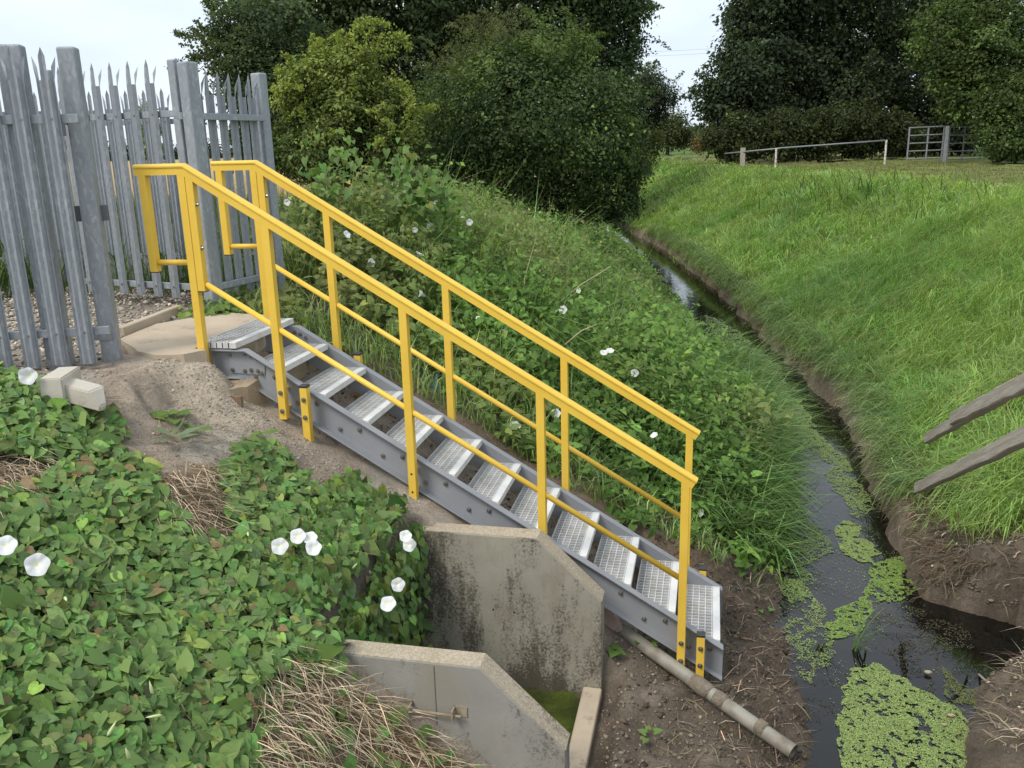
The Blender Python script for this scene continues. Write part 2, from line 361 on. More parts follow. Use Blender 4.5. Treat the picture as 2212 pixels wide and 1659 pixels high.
_CR = [[onz(*q, -.16)[:2] for q in seg] for seg in ([(298, 852), (325, 856), (362, 838)], [(240, 906), (280, 916), (312, 902)])]
_H0 = H
def H(x, y):                                              # two open cracks in the dry crust below the landing
    z = _H0(x, y); x = np.asarray(x, float); y = np.asarray(y, float)
    for seg in _CR:
        d = np.full(np.shape(x), 9.0)
        for p, q in zip(seg[:-1], seg[1:]):
            vx, vy = q-p; t = np.clip(((x-p[0])*vx+(y-p[1])*vy)/(vx*vx+vy*vy), 0, 1); d = np.minimum(d, np.hypot(x-p[0]-t*vx, y-p[1]-t*vy))
        z = z-.10*np.exp(-(d/.028)**2)
    return z
def pg(u, v):                                             # where a line of sight meets the ground
    d = ray(u, v); t = 1.5
    while t < 400:
        p = CAM+d*t
        if p[2] < float(H(p[0], p[1])): break
        t *= 1.01
    return p
def pgs(uv):                                              # the same for an array, for patch outlines
    return np.array([pg(u, v)[:2] for u, v in uv])
def inpoly(x, y, poly):
    x = np.asarray(x); y = np.asarray(y); c = np.zeros(x.shape, bool); n = len(poly)
    for i in range(n):
        x0, y0 = poly[i]; x1, y1 = poly[i-1]
        k = ((y0 > y) != (y1 > y)) & (x < (x1-x0)*(y-y0)/(y1-y0+1e-12)+x0); c ^= k
    return c
# outlines on the ground (back-projected once, used as plan shapes)
VINE1 = pgs([(-60,800),(60,835),(110,880),(180,890),(240,905),(270,950),(205,1005),(60,1010),(-60,1000)])
VINE2 = pgs([(-80,1090),(70,1075),(150,1010),(270,985),(335,1045),(345,1120),(420,1180),(505,1190),(480,1120),(465,1030),(520,965),(590,980),(690,1080),(800,1095),(870,1120),(900,1170),(890,1395),(760,1405),(735,1470),(640,1440),(560,1480),(520,1560),(545,1680),(300,1720),(-120,1720)])
STRAW = pgs([(330,1030),(470,1010),(500,1190),(430,1200),(340,1130)]), pgs([(-50,1000),(130,1000),(150,1040),(60,1085),(-60,1100)]), pgs([(540,1440),(640,1420),(740,1470),(880,1570),(1040,1700),(480,1720)])
xs = np.unique(np.concatenate([-np.geomspace(6, 1500, 34), np.arange(-6, -2.2, .16), np.arange(-2.2, 2.2, .038), np.arange(2.2, 3.7, .026), np.arange(3.7, 6.6, .038), np.arange(6.6, 13, .14), np.geomspace(13, 1500, 40)]))
ys = np.unique(np.concatenate([-np.geomspace(5.3, 300, 14), np.arange(-5.2, -3.4, .12), np.arange(-3.4, -1.5, .038), np.arange(-1.5, 1.9, .028), np.arange(1.9, 3.2, .038), np.arange(3.2, 12, .09), np.arange(12, 40, .35), np.geomspace(40, 1800, 50)]))
GX, GY = np.meshgrid(xs, ys, indexing='ij'); GZ = H(GX, GY)
def lin(*c): return np.array(c)
soil = lin(.43, .355, .28); pale = lin(.54, .46, .36); grey = lin(.43, .385, .325); mudc = lin(.112, .090, .068); green = lin(.080, .125, .030); brown = lin(.17, .135, .098); strawc = lin(.33, .24, .14); gravel = lin(.38, .33, .27); wheat = lin(.42, .31, .14); mown = lin(.15, .17, .05)
def gcol(x, y, z):
    n1 = fbm(x, y, 2.2, 4, 11)[..., None]; n2 = fbm(x, y, 7, 4, 19)[..., None]
    c = soil*(.75+.5*n1)
    def bl(c, k, m): m = np.clip(m, 0, 1)[..., None]; return c*(1-m)+k*m
    c = bl(c, grey, sst(.42, .62, fbm(x, y, 3.1, 4, 7))*(x < 2))
    # pale spilled concrete and sand next to the landing
    c = bl(c, pale, np.exp(-(((x+.1)/.42)**2+((y+.18)/.36)**2))*1.5*(y < .9))
    # gravel yard
    c = bl(c, gravel, sst(-.72, -.9, x)*sst(-.9, -.5, y)*(1-sst(1.6, 2.4, y)))
    # wet mud low down, by the water
    c = bl(c, mudc*(.8+1.3*n2), sst(-1.70, -2.0, z + .25*(n1[..., 0]-.5))); c = bl(c, lin(.235, .195, .148)*(.6+.7*n2), sst(-1.75, -1.95, z)*sst(.36, .54, fbm(x, y, 2.6, 4, 29))*sst(-2.17, -2.06, z)*(y < 1.2))
    Lb = x < .5*(xl(y)+xr(y))
    c = bl(c, lin(.21, .155, .105)*(.7+.6*n2), sst(.66, .86, y)*(1-sst(2.2, 3, y))*Lb*(x > -.9)*(x < 3.3)*.9)
    c = bl(c, mudc*(.55+.9*n2), sst(2.92, 3.15, x)*Lb*sst(-1.2, -.5, y)*(1-sst(2, 3, y))*.9)
    # under the herbs behind the stairs
    c = bl(c, brown*(.5+.6*n2), sst(1.0, 1.7, y)*Lb*sst(-2.0, -1.7, z)); c = bl(c, green*.55, sst(3.2, 5.0, y)*Lb*sst(-2.05, -1.8, z)*(x > -9))
    s = x-xr(y)
    c = bl(c, brown*1.05*(.5+.9*n2), (~Lb)*sst(.0, .1, s)); c = bl(c, lin(.40, .33, .255), (~Lb)*sst(.02, .1, s)*(1-sst(.35, .6, s))*sst(.50, .60, fbm(x, y, 3, 3, 23))*np.exp(-((y-5.3)/1.5)**2)*1.2)
    gl = (~Lb)*sst(.12, .42, s+.45*(n1[..., 0]-.5))*sst(1.6, 2.6, y + .55*(x-5)); c = bl(c, green*(.55+.7*n1), gl)
    c = bl(c, mown*(.75+.6*n1), (~Lb)*sst(-.3, .8, x-xcr(y))*sst(5, 9, y))
    c = bl(c, lin(.25, .22, .09), (~Lb)*sst(.55, .7, fbm(x, y, .35, 3, 31))*sst(0, 1, x-xcr(y))*.7)
    # beyond the yard: rough grass, then the ripe corn field
    c = bl(c, green*.8, sst(1.8, 3.0, y)*(x < -.9)); c = bl(c, green*.8, (x < -3.2))
    c = bl(c, wheat*(.85+.3*n1), sst(-7, -8, x)*(y < 170)*(x > -135)*sst(-3, 1, y))
    c = bl(c, green*1.2, sst(60, 75, y)*(x > -6)); c = bl(c, green*.9, (x < -140)); c = bl(c, green*1.1, (x > 16))
    # matted dead stalks
    for pl in STRAW: c = bl(c, strawc*(.55+.6*n2), inpoly(x, y, pl)*.8)
    c = bl(c, brown*.55, (inpoly(x, y, VINE2) | inpoly(x, y, VINE1))*.8)
    # green algae on the culvert floor, mottled with near-black patches
    ch = (x > 1.2)*(x < 2.30)*(y > -1.6)*(y < -.3); c = bl(c, lin(.085, .115, .016)*(.5+1.0*n2), ch*sst(.3, .5, fbm(x, y, 4, 3, 3))*(x < 2.28)); c = bl(c, lin(.030, .032, .014), ch*sst(.46, .56, fbm(x, y, 5, 4, 8))*.45)
    return c
GC = gcol(GX, GY, GZ); nx, ny = GX.shape
idx = np.arange(nx*ny).reshape(nx, ny)
quads = np.stack([idx[:-1, :-1], idx[1:, :-1], idx[1:, 1:], idx[:-1, 1:]], -1).reshape(-1, 4)
g = link(bpy.data.objects.new('ground', raw_mesh('ground', np.stack([GX, GY, GZ], -1).reshape(-1, 3), quads, MAT['ground'], GC.reshape(-1, 3), True)))
tag(g, kind='structure')
wy = np.concatenate([np.arange(-5, 12, .5), np.arange(12, 46, 2)])
wv = []
for yy in wy: wv += [(xl(yy)-.35, yy, WZ), (xr(yy)+.35, yy, WZ)]
k = len(wy); wf = [(2*i, 2*i+1, 2*i+3, 2*i+2) for i in range(k-1)]
wm = MB().add(wv, wf); wo = wm.build('water', MAT['water']); tag(wo, kind='structure')

# ------------------------------------------------------------------ staircase
G, RS, W = .275, .1644, .6868
SL = RS/G
st = empty('staircase', (0, .34, -.1), 'grey fibreglass staircase with yellow handrails going down to the ditch', 'staircase')
def ztop(x): return -.046 if x < .0476 else -.046-SL*(x-.0476)
def zbot(x): return -.236 if x < -.005 else -.236-SL*(x+.005)
def stringer(side):
    y0 = 0 if side < 0 else W; s = side                        # web at y0, flanges reach outwards
    mb = MB(); X0, X1 = -.205, 3.0445
    top = [(X0, ztop(X0)), (.0476, ztop(.0476)), (X1, ztop(X1))]; bot = [(X0, zbot(X0)), (-.005, zbot(-.005)), (X1, zbot(X1))]
    def slab(a, b, ya, yb):                                    # strip between two polylines of equal length
        n = len(a); vs = [(x, ya, z) for x, z in a]+[(x, ya, z) for x, z in b]+[(x, yb, z) for x, z in a]+[(x, yb, z) for x, z in b]; fs = []
        for i in range(n-1):
            fs += [(i, i+1, n+i+1, n+i), (2*n+i, 3*n+i, 3*n+i+1, 2*n+i+1), (i, 2*n+i, 2*n+i+1, i+1), (n+i, n+i+1, 3*n+i+1, 3*n+i)]
        fs += [(0, n, 3*n, 2*n), (n-1, 3*n-1, 4*n-1, 2*n-1)]
        mb.add(vs, fs)
    th = .010
    slab(top, bot, y0, y0+s*.009)
    lo = [(x, z-th) for x, z in top]; slab(top, lo, y0+s*.0092, y0+s*.058)
    hi = [(x, z+th) for x, z in bot]; slab(hi, bot, y0+s*.0092, y0+s*.058)
    o = mb.build('stringer', MAT['grp'], st, bevel=.0015)
    return o
strN, strF = stringer(-1), stringer(1)
# treads
def tread_mesh(y0, y1):
    mb = MB(); dp = .262; t = .036; bw = .0065
    n = int(round((y1-y0)/.0385))
    for i in range(n+1):
        y = y0+(y1-y0)*i/n; y = min(max(y, y0+bw/2), y1-bw/2); mb.box((-dp, y-bw/2, -t), (-.046, y+bw/2, -.0004*(i % 2)))
    m = 5
    for i in range(m+1):
        x = -dp+bw/2+(dp-.048-bw)*i/m; mb.box((x-bw/2, y0, -t+.001), (x+bw/2, y1, -.0015))
    nb = MB(); nb.box((-.046, y0, -t-.002), (0, y1, .0015))
    return mb.mesh('tread', MAT['grate']), nb.mesh('nosing', MAT['nose'], bevel=.002)
tm, nm = tread_mesh(.002, W-.002); tm0, nm0 = tread_mesh(-.062, W+.062)
for kx in range(12):
    wl = (kx*G, 0, -RS*kx) if kx else (-.002, 0, .002)
    t = put('tread', tm if kx else tm0, wl, st); put('nosing', nm if kx else nm0, wl, t)
# hexagonal bolts
def boltmesh(name, r=.010, h=.009):
    mb = MB(); mb.tube([(0, 0, 0), (0, -.003, 0)], r*1.6, 10).tube([(0, -.003, 0), (0, -.003-h, 0)], r, 6).tube([(0, -.003-h, 0), (0, -.007-h, 0)], r*.55, 6); return mb.mesh(name, MAT['bolt'])
bm_ = boltmesh('bolt'); bmx = boltmesh('bolt', .009, .008)
QN = (1, 0, 0, 0); QF = Matrix.Rotation(math.pi, 4, 'Z').to_quaternion(); QX = Matrix.Rotation(R_(90), 4, 'Z').to_quaternion()
for kx in range(1, 12):
    for dx in (-.06, -.19):
        x = kx*G+dx; z = -RS*kx-.062
        if zbot(x)+.02 < z < ztop(x)-.02:
            put('bolt', bm_, (x, -.009, z), strN, QN); put('bolt', bm_, (x, W+.009, z), strF, QF)
        if dx == -.06 and zbot(x)+.02 < z: put('bolt', bmx, (x+.01, W-.0005, z+.0), strF, QN)
for y0, s, q, par in ((0, -1, QN, strN), (W, 1, QF, strF)):
    pl = MB(); pr = [(-.09, -.066), (.075, -.066), (.165, -.115), (.150, -.214), (-.085, -.205)]
    pl.prism(pr, lambda p, y: (p[0], y, p[1]), y0+s*.0095, y0+s*.017)
    po = pl.build('splice_plate', MAT['grp'], par, bevel=.001)
    for bx, bz in ((-.075, -.085), (.028, -.08), (.068, -.093), (.112, -.112), (-.068, -.185), (.018, -.19), (.062, -.184), (.108, -.188), (.132, -.202)):
        put('bolt', bmx, (bx, y0+s*.017, bz), po, q)
for bx, bz in ((.03, -.085), (.07, -.10), (.11, -.125)): put('bolt', bmx, (bx, W-.0005, bz), strF, QN)
# handrails
def rail_profile():
    pr = [(-.025, -.066), (.025, -.066), (.025, -.026)]
    for k in range(9):
        a = math.pi*k/8 - .0
        pr.append((.032*math.cos(a), -.015+.015*math.sin(a)))
    pr += [(-.025, -.026)]
    pr.insert(3, (.031, -.023)); pr.insert(len(pr)-1, (-.031, -.023))
    return pr
XB, XA, XE, RH = -.187, -.5225, 2.863, 1.1012
def railz(x): return RH if x < XB else RH-SL*(x-XB)
def handrail(yc):
    pr = rail_profile(); mb = MB(); n = len(pr)
    ca = math.atan(SL); sc = 1/math.cos(ca)
    st_ = []
    for (x, z, tilt, vs) in ((XA, RH, 0, 1), (XB, RH, ca/2, None), (XE, RH-SL*(XE-XB), ca, None)):
        for a, b in pr:
            if tilt == 0: st_.append((x, yc+a, z+b))
            elif abs(tilt-ca) < 1e-6: st_.append((x+b*math.sin(ca)*1.0, yc+a, z+b*math.cos(ca)))
            else: bb = b/math.cos(ca/2); st_.append((x+bb*math.sin(ca/2), yc+a, z+bb*math.cos(ca/2)))
    fs = [(i*n+k, i*n+(k+1) % n, (i+1)*n+(k+1) % n, (i+1)*n+k) for i in range(2) for k in range(n)] + [tuple(reversed(range(n))), tuple(range(2*n, 3*n))]
    mb.add(st_, fs); return mb.build('handrail', MAT['yellow'], st)
def box_post(name, x, yc, z0, z1, par=st, w_=.05, slant=True):
    mb = MB(); h = w_/2-.0006
    zl, zr = (z1, z1) if not slant else (railz(x-h)-.060, railz(x+h)-.060)
    vs = [(x-h, yc-h, z0), (x+h, yc-h, z0), (x+h, yc+h, z0), (x-h, yc+h, z0), (x-h, yc-h, zl), (x+h, yc-h, zr), (x+h, yc+h, zr), (x-h, yc+h, zl)]
    mb.add(vs, [(0,3,2,1),(4,5,6,7),(0,1,5,4),(1,2,6,5),(2,3,7,6),(3,0,4,7)]); return mb.build(name, MAT['yellow'], par, bevel=.003, segs=2)
for yc, s, q in ((-.094, -1, QN), (W+.094, 1, QF)):
    handrail(yc)
    dp = box_post('drop_post', -.475, yc, .452, 1.06, slant=False)
    MB().box((-.499, yc-.024, .447), (-.451, yc+.024, .4515)).build('end_cap', MAT['cap'], dp)
    box_post('post', -.2125, yc, -.235 if s < 0 else -.14, 1.05)
    p2 = box_post('post', -.161, yc, .335, 1.0)
    MB().box((-.185, yc-.024, .330), (-.137, yc+.024, .3345)).build('end_cap', MAT['cap'], p2)
    for bz in (.60, .86): put('bolt', bmx, (-.136, yc-.008, bz), p2, QX)
    for x in (.303, 1.132, 1.946, 2.792):
        zb = zbot(x)-.052
        po = box_post('post', x, yc, zb, 0)
        if abs(x-.3) < .1 or x > 2.7:
            for bz in (zb+.055, zb+.175): put('bolt', bm_, (x, yc+s*.0255, bz), po, q)
        else:
            hb = MB(); 
            for bz in (zb+.06, zb+.18): hb.tube([(x, yc+s*.0251, bz), (x, yc+s*.0262, bz)], .007, 8)
            hb.build('bolt_hole', MAT['cap'], po)
        sp = MB()
        for bz in (zb+.06, zb+.18): sp.tube([(x, yc-s*.0253, bz), (x, yc-s*.083, bz)], .012, 8)
        sp.build('spacer', MAT['yellow'], po, smooth=False)
    MB().tube([(-.453, yc, .51), (-.2355, yc, .51)], .0175, 14).build('midrail', MAT['yellow'], st, smooth=True)
    xm = [-.1365, 2.767]; MB().tube([(x, yc, .378-SL*(x+.14)) for x in xm], .0175, 14).build('midrail', MAT['yellow'], st, smooth=True)
    for x, zt in ((.455, -.262), (2.908, -1.735)):
        zg = float(base_h(x, yc))-.25
        po = box_post('support_stake', x, yc, zg, zt, slant=False)
        MB().box((x-.026, yc-.026, zt+.0005), (x+.026, yc+.026, zt+.016)).build('end_cap', MAT['cap'], po, bevel=.002)
        for bz in (zt-.075, zt-.19): put('bolt', bm_, (x, yc+s*.0255, bz), po, q)
# landing and abutment
def rough_slab(name, poly, z0, z1, mat, label, cat, jit=.01, sub=3):
    bm = bmesh.new(); n = len(poly)
    lo_ = [bm.verts.new((x, y, z0)) for x, y in poly]; hi_ = [bm.verts.new((x, y, z1)) for x, y in poly]
    bm.faces.new(hi_); bm.faces.new(lo_[::-1])
    for i in range(n): bm.faces.new((lo_[i], lo_[(i+1) % n], hi_[(i+1) % n], hi_[i]))
    bmesh.ops.bevel(bm, geom=[e for e in bm.edges if e.calc_face_angle(0) > .5], offset=.018, segments=2, affect='EDGES')
    bmesh.ops.triangulate(bm, faces=bm.faces); bmesh.ops.subdivide_edges(bm, edges=bm.edges, cuts=sub, use_grid_fill=True)
    for v in bm.verts:
        v.co.x += (float(fbm(v.co.x+v.co.z, v.co.y, 7, 3, 2))-.5)*jit*2; v.co.y += (float(fbm(v.co.x, v.co.y+v.co.z, 7, 3, 4))-.5)*jit*2; v.co.z += (float(fbm(v.co.x, v.co.y, 8, 3, 6))-.5)*jit
    bmesh.ops.recalc_face_normals(bm, faces=bm.faces)
    me = bpy.data.meshes.new(name); bm.to_mesh(me); bm.free(); me.materials.append(mat)
    o = link(bpy.data.objects.new(name, me)); return tag(o, label, cat)
rough_slab('landing_slab', [(-.60, -.20), (-.42, -.30), (-.24, -.26), (-.16, -.14), (-.272, -.10), (-.272, 1.02), (-.80, 1.08), (-1.02, .62), (-.95, .1)], -.30, -.030, MAT['slab'], 'sandy concrete landing slab at the head of the stairs', 'slab', .012)
rough_slab('abutment_block', [(-.30, -.22), (.05, -.26), (.115, -.15), (.10, .84), (-.30, .84)], -.85, -.246, MAT['abut'], 'rough concrete footing under the top of the staircase', 'footing', .035, 5)
MB().box((.035, -.285, -.62), (.125, -.262, -.28)).build('formwork_board', MAT['board'], bevel=.003)
tag(bpy.data.objects['formwork_board'], 'short brown timber board left against the concrete footing', 'board')
a_, b_ = onz(262, 722, -.03), onz(388, 672, -.03)
kb = MB().beam((a_[0], a_[1], -.035), (b_[0], b_[1], -.035), .055, .11).build('kerb_edging', MAT['slab'], bevel=.006)
tag(kb, 'narrow concrete kerb edging between landing and gravel yard', 'kerb')

# ------------------------------------------------------------------ palisade fence and gate
def pale_mesh(hgt):
    xs_ = [-.047, -.034, -.017, 0, .017, .034, .047]; yo = [.004, -.004, .017, .008, .017, -.004, .004]
    bm = bmesh.new(); zb_, zm = 0, hgt-.17
    lo_ = [bm.verts.new((x, -y, zb_)) for x, y in zip(xs_, yo)]; mi = [bm.verts.new((x, -y, zm)) for x, y in zip(xs_, yo)]
    for i in range(6): bm.faces.new((lo_[i], lo_[i+1], mi[i+1], mi[i]))
    hi_ = {i: bm.verts.new((xs_[i], -yo[i], hgt-.045)) for i in (2, 3, 4)}; ap = bm.verts.new((0, -.012, hgt))
    bm.faces.new((mi[2], mi[3], hi_[3], hi_[2])); bm.faces.new((mi[3], mi[4], hi_[4], hi_[3])); bm.faces.new((hi_[2], hi_[3], ap)); bm.faces.new((hi_[3], hi_[4], ap))
    for s, a, b, c in ((-1, 0, 1, 2), (1, 6, 5, 4)):          # splayed side prongs
        v1 = bm.verts.new((s*.056, .012, hgt-.10)); v2 = bm.verts.new((s*.036, .006, hgt-.10)); tp = bm.verts.new((s*.060, .024, hgt-.045))
        fs = [(mi[a], mi[b], v2, v1), (v1, v2, tp)]
        for f in fs: bm.faces.new(f if s > 0 else f[::-1])
    bmesh.ops.recalc_face_normals(bm, faces=bm.faces)
    bmesh.ops.solidify(bm, geom=bm.faces[:], thickness=.003)
    me = bpy.data.meshes.new('pale'); bm.to_mesh(me); bm.free(); me.materials.append(MAT['galv']); return me
def qdir(d): return Matrix.Rotation(math.atan2(d[1], d[0]), 4, 'Z').to_quaternion()   # local +x along d
PM = pale_mesh(1.76); PMG = pale_mesh(1.80)
def hollow_post(name, x, y, d, wx, wy, z0, z1, par, flange=False):
    mb = MB(); ang = math.atan2(d[1], d[0]); c, s = math.cos(ang), math.sin(ang)
    ax, ay = np.array((c, s, 0)), np.array((-s, c, 0)); p0 = np.array((x, y, 0))
    if flange:
        for off in (-1, 1): mb.obox(p0+ay*off*(wy/2-.004)+np.array((0, 0, (z0+z1)/2)), ax*wx/2, ay*.004, (0, 0, (z1-z0)/2))
        mb.obox(p0+np.array((0, 0, (z0+z1)/2)), ax*.004, ay*(wy/2-.0085), (0, 0, (z1-z0)/2))
        return mb.build(name, MAT['galv'], par, bevel=.002)
    mb.obox(p0+np.array((0, 0, (z0+z1)/2)), ax*wx/2, ay*wy/2, (0, 0, (z1-z0)/2)); return mb.build(name, MAT['galv'], par, bevel=.012, segs=3)
def run(name, label, pts, a, b, rails, off, pm, zpale, face=1, rb=.0, cat='fence'):
    a, b = np.array(a, float), np.array(b, float); d = (b-a)/np.linalg.norm(b-a); nrm = np.array((-d[1], d[0]))*face
    root = empty(name, (a[0], a[1], -.06), label, cat)
    for z in rails:
        p, q = a-d*rb+nrm*off, b+d*rb+nrm*off
        MB().beam((p[0], p[1], z), (q[0], q[1], z), .032, .048).build('rail', MAT['galv'], root, bevel=.002)
    dd = -d if face > 0 else d
    for t_ in pts:
        p = a+(b-a)*t_; pe = put('pale', pm, (p[0], p[1], zpale+rng.uniform(-.006, .006)), root, qdir(-dd))
        for z in rails: 
            q = p-nrm*(.006)
            put('bolt', bmx, (q[0]+0*nrm[0], q[1]+0*nrm[1], z), pe, qdir(-dd))
    return root
# left run, from the square post away to the left
A = np.array((-.676, -.347)); HP = np.array((-.80, -.62))
fl = run('palisade_fence', 'galvanised palisade fence run at the left edge with a broad ribbed post', [.075, .235, .39, .545, .70, .85, .98], (-.615, -.525), (-1.50, -.915), (1.36, .16), .03, PM, -.03, face=-1, rb=.06)
hollow_post('post', -.895, -.530, (.9, .43), .135, .11, -.35, 1.755, fl)
gp = empty('gate_post', (A[0], A[1], -.1), 'square galvanised latch post beside the concrete landing', 'post')
hollow_post('shaft', A[0], A[1], (.93, .37), .10, .10, -.35, 1.75, gp)
MB().obox((A[0]-.075, A[1]-.075, 1.36), (.045, .02, 0), (-.006, .012, 0), (0, 0, .03)).obox((A[0]-.05, A[1]-.09, 1.30), (.02, .01, 0), (-.006, .012, 0), (0, 0, .03)).build('rail_bracket', MAT['galv'], gp)
MB().obox((A[0]-.03, A[1]+.02, .83), (.10, .035, 0), (-.005, .014, 0), (0, 0, .045)).build('latch_plate', plain('dark_zinc', (.13, .135, .14)), gp)
MB().obox((A[0]-.02, A[1]-.055, .10), (.06, .022, 0), (-.003, .010, 0), (0, 0, .02)).build('lower_bracket', MAT['galv'], gp)
# hinge post and right-hand run
B = np.array((-.880, 1.184)); Ee = np.array((-.735, 1.975))
fr = run('palisade_fence', 'short galvanised palisade run between hinge post and the shrubs', [.10, .255, .41, .565, .72, .86], B, Ee, (1.42, .15), .035, PM, -.01, face=-1, rb=0)
hollow_post('post', B[0], B[1], (.27, .96), .115, .10, -.35, 1.80, fr); hollow_post('post', Ee[0], Ee[1], (.27, .96), .09, .10, -.4, 1.77, fr)
# open gate leaf swung into the yard
gr = run('palisade_gate', 'open galvanised palisade gate leaf swung back into the yard', [.235, .375, .515, .655, .79, .93], (-.97, 1.235), (-2.30, 1.53), (1.45, .13), .03, PMG, .045, face=-1, rb=0, cat='gate')
hollow_post('stile', -1.035, 1.25, (-.97, .21), .075, .06, .03, 1.83, gr); hollow_post('stile', -2.34, 1.54, (-.97, .21), .06, .06, .03, 1.83, gr)
hg = MB()
for z in (1.40, .14): hg.tube([(-.955, 1.16, z), (-.955, 1.16, z+.05)], .022, 10).obox((-.97, 1.18, z+.02), (.05, .02, 0), (-.008, .02, 0), (0, 0, .012))
hg.build('hinge', MAT['galv'], gr, bevel=.001)
# run on the far side of the yard
run('palisade_fence', 'farther galvanised palisade run seen through the open gate', list(np.linspace(.02, .98, 22)), (-2.05, 2.75), (-5.6, 1.9), (1.45, .2), .03, PM, -.02, face=-1)

# ------------------------------------------------------------------ culvert headworks
def wing(name, ya, yb, mat, label, xl_=1.18):
    prof = [(xl_, -2.4), (xl_, -1.06), (1.955, -1.06), (2.335, -1.43), (2.335, -2.4)]
    mb = MB().prism(prof, lambda p, y: (p[0], y, p[1]), ya, yb)
    o = mb.build(name, mat, bevel=.007, segs=2)
    cap = MB(); ym0, ym1 = min(ya, yb)+.004, max(ya, yb)-.004
    tp = [(xl_+.004, -1.06), (1.957, -1.06), (2.3375, -1.4295)]
    vs = [];
    for yy in (ym0, ym1):
        for x, z in tp: vs.append((x, yy, z+.0008+ .0014))
        for x, z in tp: vs.append((x, yy, z-.004))
    cap.add(vs, [(0,1,7,6),(1,2,8,7),(0,6,9,3),(0,3,4,1),(1,4,5,2),(2,5,11,8),(6,7,10,9),(7,8,11,10),(3,9,10,4),(4,10,11,5)])
    co = cap.build('weathered_top', MAT['conctop'], o); tag(o, label, 'wall'); return o
wa = wing('wing_wall', -.335, -.205, MAT['conc'], 'dark stained concrete wing wall of the culvert beneath the staircase')
wb = wing('wing_wall', -1.67, -1.55, MAT['conc2'], 'nearer paler concrete wing wall with a rusty latch bracket on its face', 1.10)
MB().box((1.742, -.3368, -1.62), (1.7442, -.334, -1.075)).build('casting_joint', MAT['slab'], wa)
for jx, par, y0 in ((1.745, wb, -1.6735),): MB().box((jx, -1.6715, -1.9), (jx+.0035, -1.669, -1.075)).build('casting_joint', plain('dark_joint', (.09, .085, .075)), par)
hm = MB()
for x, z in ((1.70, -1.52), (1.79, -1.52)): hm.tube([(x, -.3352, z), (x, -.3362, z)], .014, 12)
hm.build('plug_recess', plain('plug_mortar', (.20, .185, .15)), wa)  # plug discs in one even mortar tone, darker than the clean wall
hm = MB()
for x, z in ((1.68, -1.545), (1.81, -1.55), (1.82, -1.83)): hm.tube([(x, -.3352, z), (x, -.3366, z)], .006, 8)
hm.build('tie_hole', MAT['cap'], wa)
br = MB()
for x, s_ in ((1.63, 1), (1.83, -1)): br.box((x, -1.72, -1.315), (x+.008, -1.6705, -1.265)).box((min(x, x-s_*.055), -1.6755, -1.315), (max(x, x-s_*.055)+.008, -1.6705, -1.265))
br.tube([(1.55, -1.702, -1.290), (1.87, -1.702, -1.296)], .0065, 8); br.build('latch_bracket', plain('rusty_bracket', (.34, .30, .22), (.22, .16, .10), .7, 30), wb)
MB().box((2.225, -1.548, -2.30), (2.338, -.337, -2.005)).build('sill_beam', MAT['slab'], bevel=.006)
tag(bpy.data.objects['sill_beam'], 'pale concrete sill across the mouth between the two wing walls', 'sill')
MB().box((1.10, -1.545, -2.4), (1.178, -.21, -1.10)).build('headwall', MAT['conc'], bevel=.006)
tag(bpy.data.objects['headwall'], 'concrete headwall behind hanging bindweed joining the wing walls', 'wall')
# drain pipe
pa, pb = np.array((1.98, .405, -1.79)), np.array((3.42, -.62, -2.07)); dd = pb-pa
pm_ = MB(); pm_.tube([pa+dd*t_+np.array((0, 0, .012*math.sin(5*t_))) for t_ in np.linspace(0, 1, 9)], .042, 16, cap=False)
n_ = norm(dd); pm_.tube([pa+dd*t_+np.array((0, 0, .012*math.sin(5*t_))) for t_ in np.linspace(1, 0, 9)], .035, 16, cap=False)
pp = pm_.build('drain_pipe', MAT['pipe'], smooth=True); tag(pp, 'muddy plastic drain pipe reaching from under the stairs to the stream', 'pipe')
MAT['caked'] = plain('caked_mud', (.25, .215, .165), (.18, .145, .105), .95, 25, bs=60, bstr=.8, bdist=.02)
for t_, rr, ln in ((.655, .050, .075), (.73, .046, .04), (.885, .0455, .03)):
    cl = MB(); cl.tube([pa+dd*(t_-ln/2), pa+dd*(t_-ln/4), pa+dd*(t_+ln/4), pa+dd*(t_+ln/2)], [.044, rr, rr*.97, .044], 14)
    cl.build('mud_clump', MAT['caked'], pp, smooth=True)
# small blocks left below the stairs
MB().obox((2.33, .10, -1.76), (.045, 0, .02), (0, .05, 0), (-.045, 0, .10)).build('packing_brick', plain('pink_brick', (.52, .40, .34), (.42, .33, .29), .85, 20, bs=90), bevel=.004)
tag(bpy.data.objects['packing_brick'], 'pinkish brick propped under the lower part of the stringer', 'brick')
MB().obox((2.43, .16, -1.83), (.03, .01, .03), (-.01, .05, 0), (-.05, 0, .11)).build('packing_board', MAT['wood'], bevel=.003)
tag(bpy.data.objects['packing_board'], 'grey board offcut leaning beside the pink brick below the stairs', 'board')
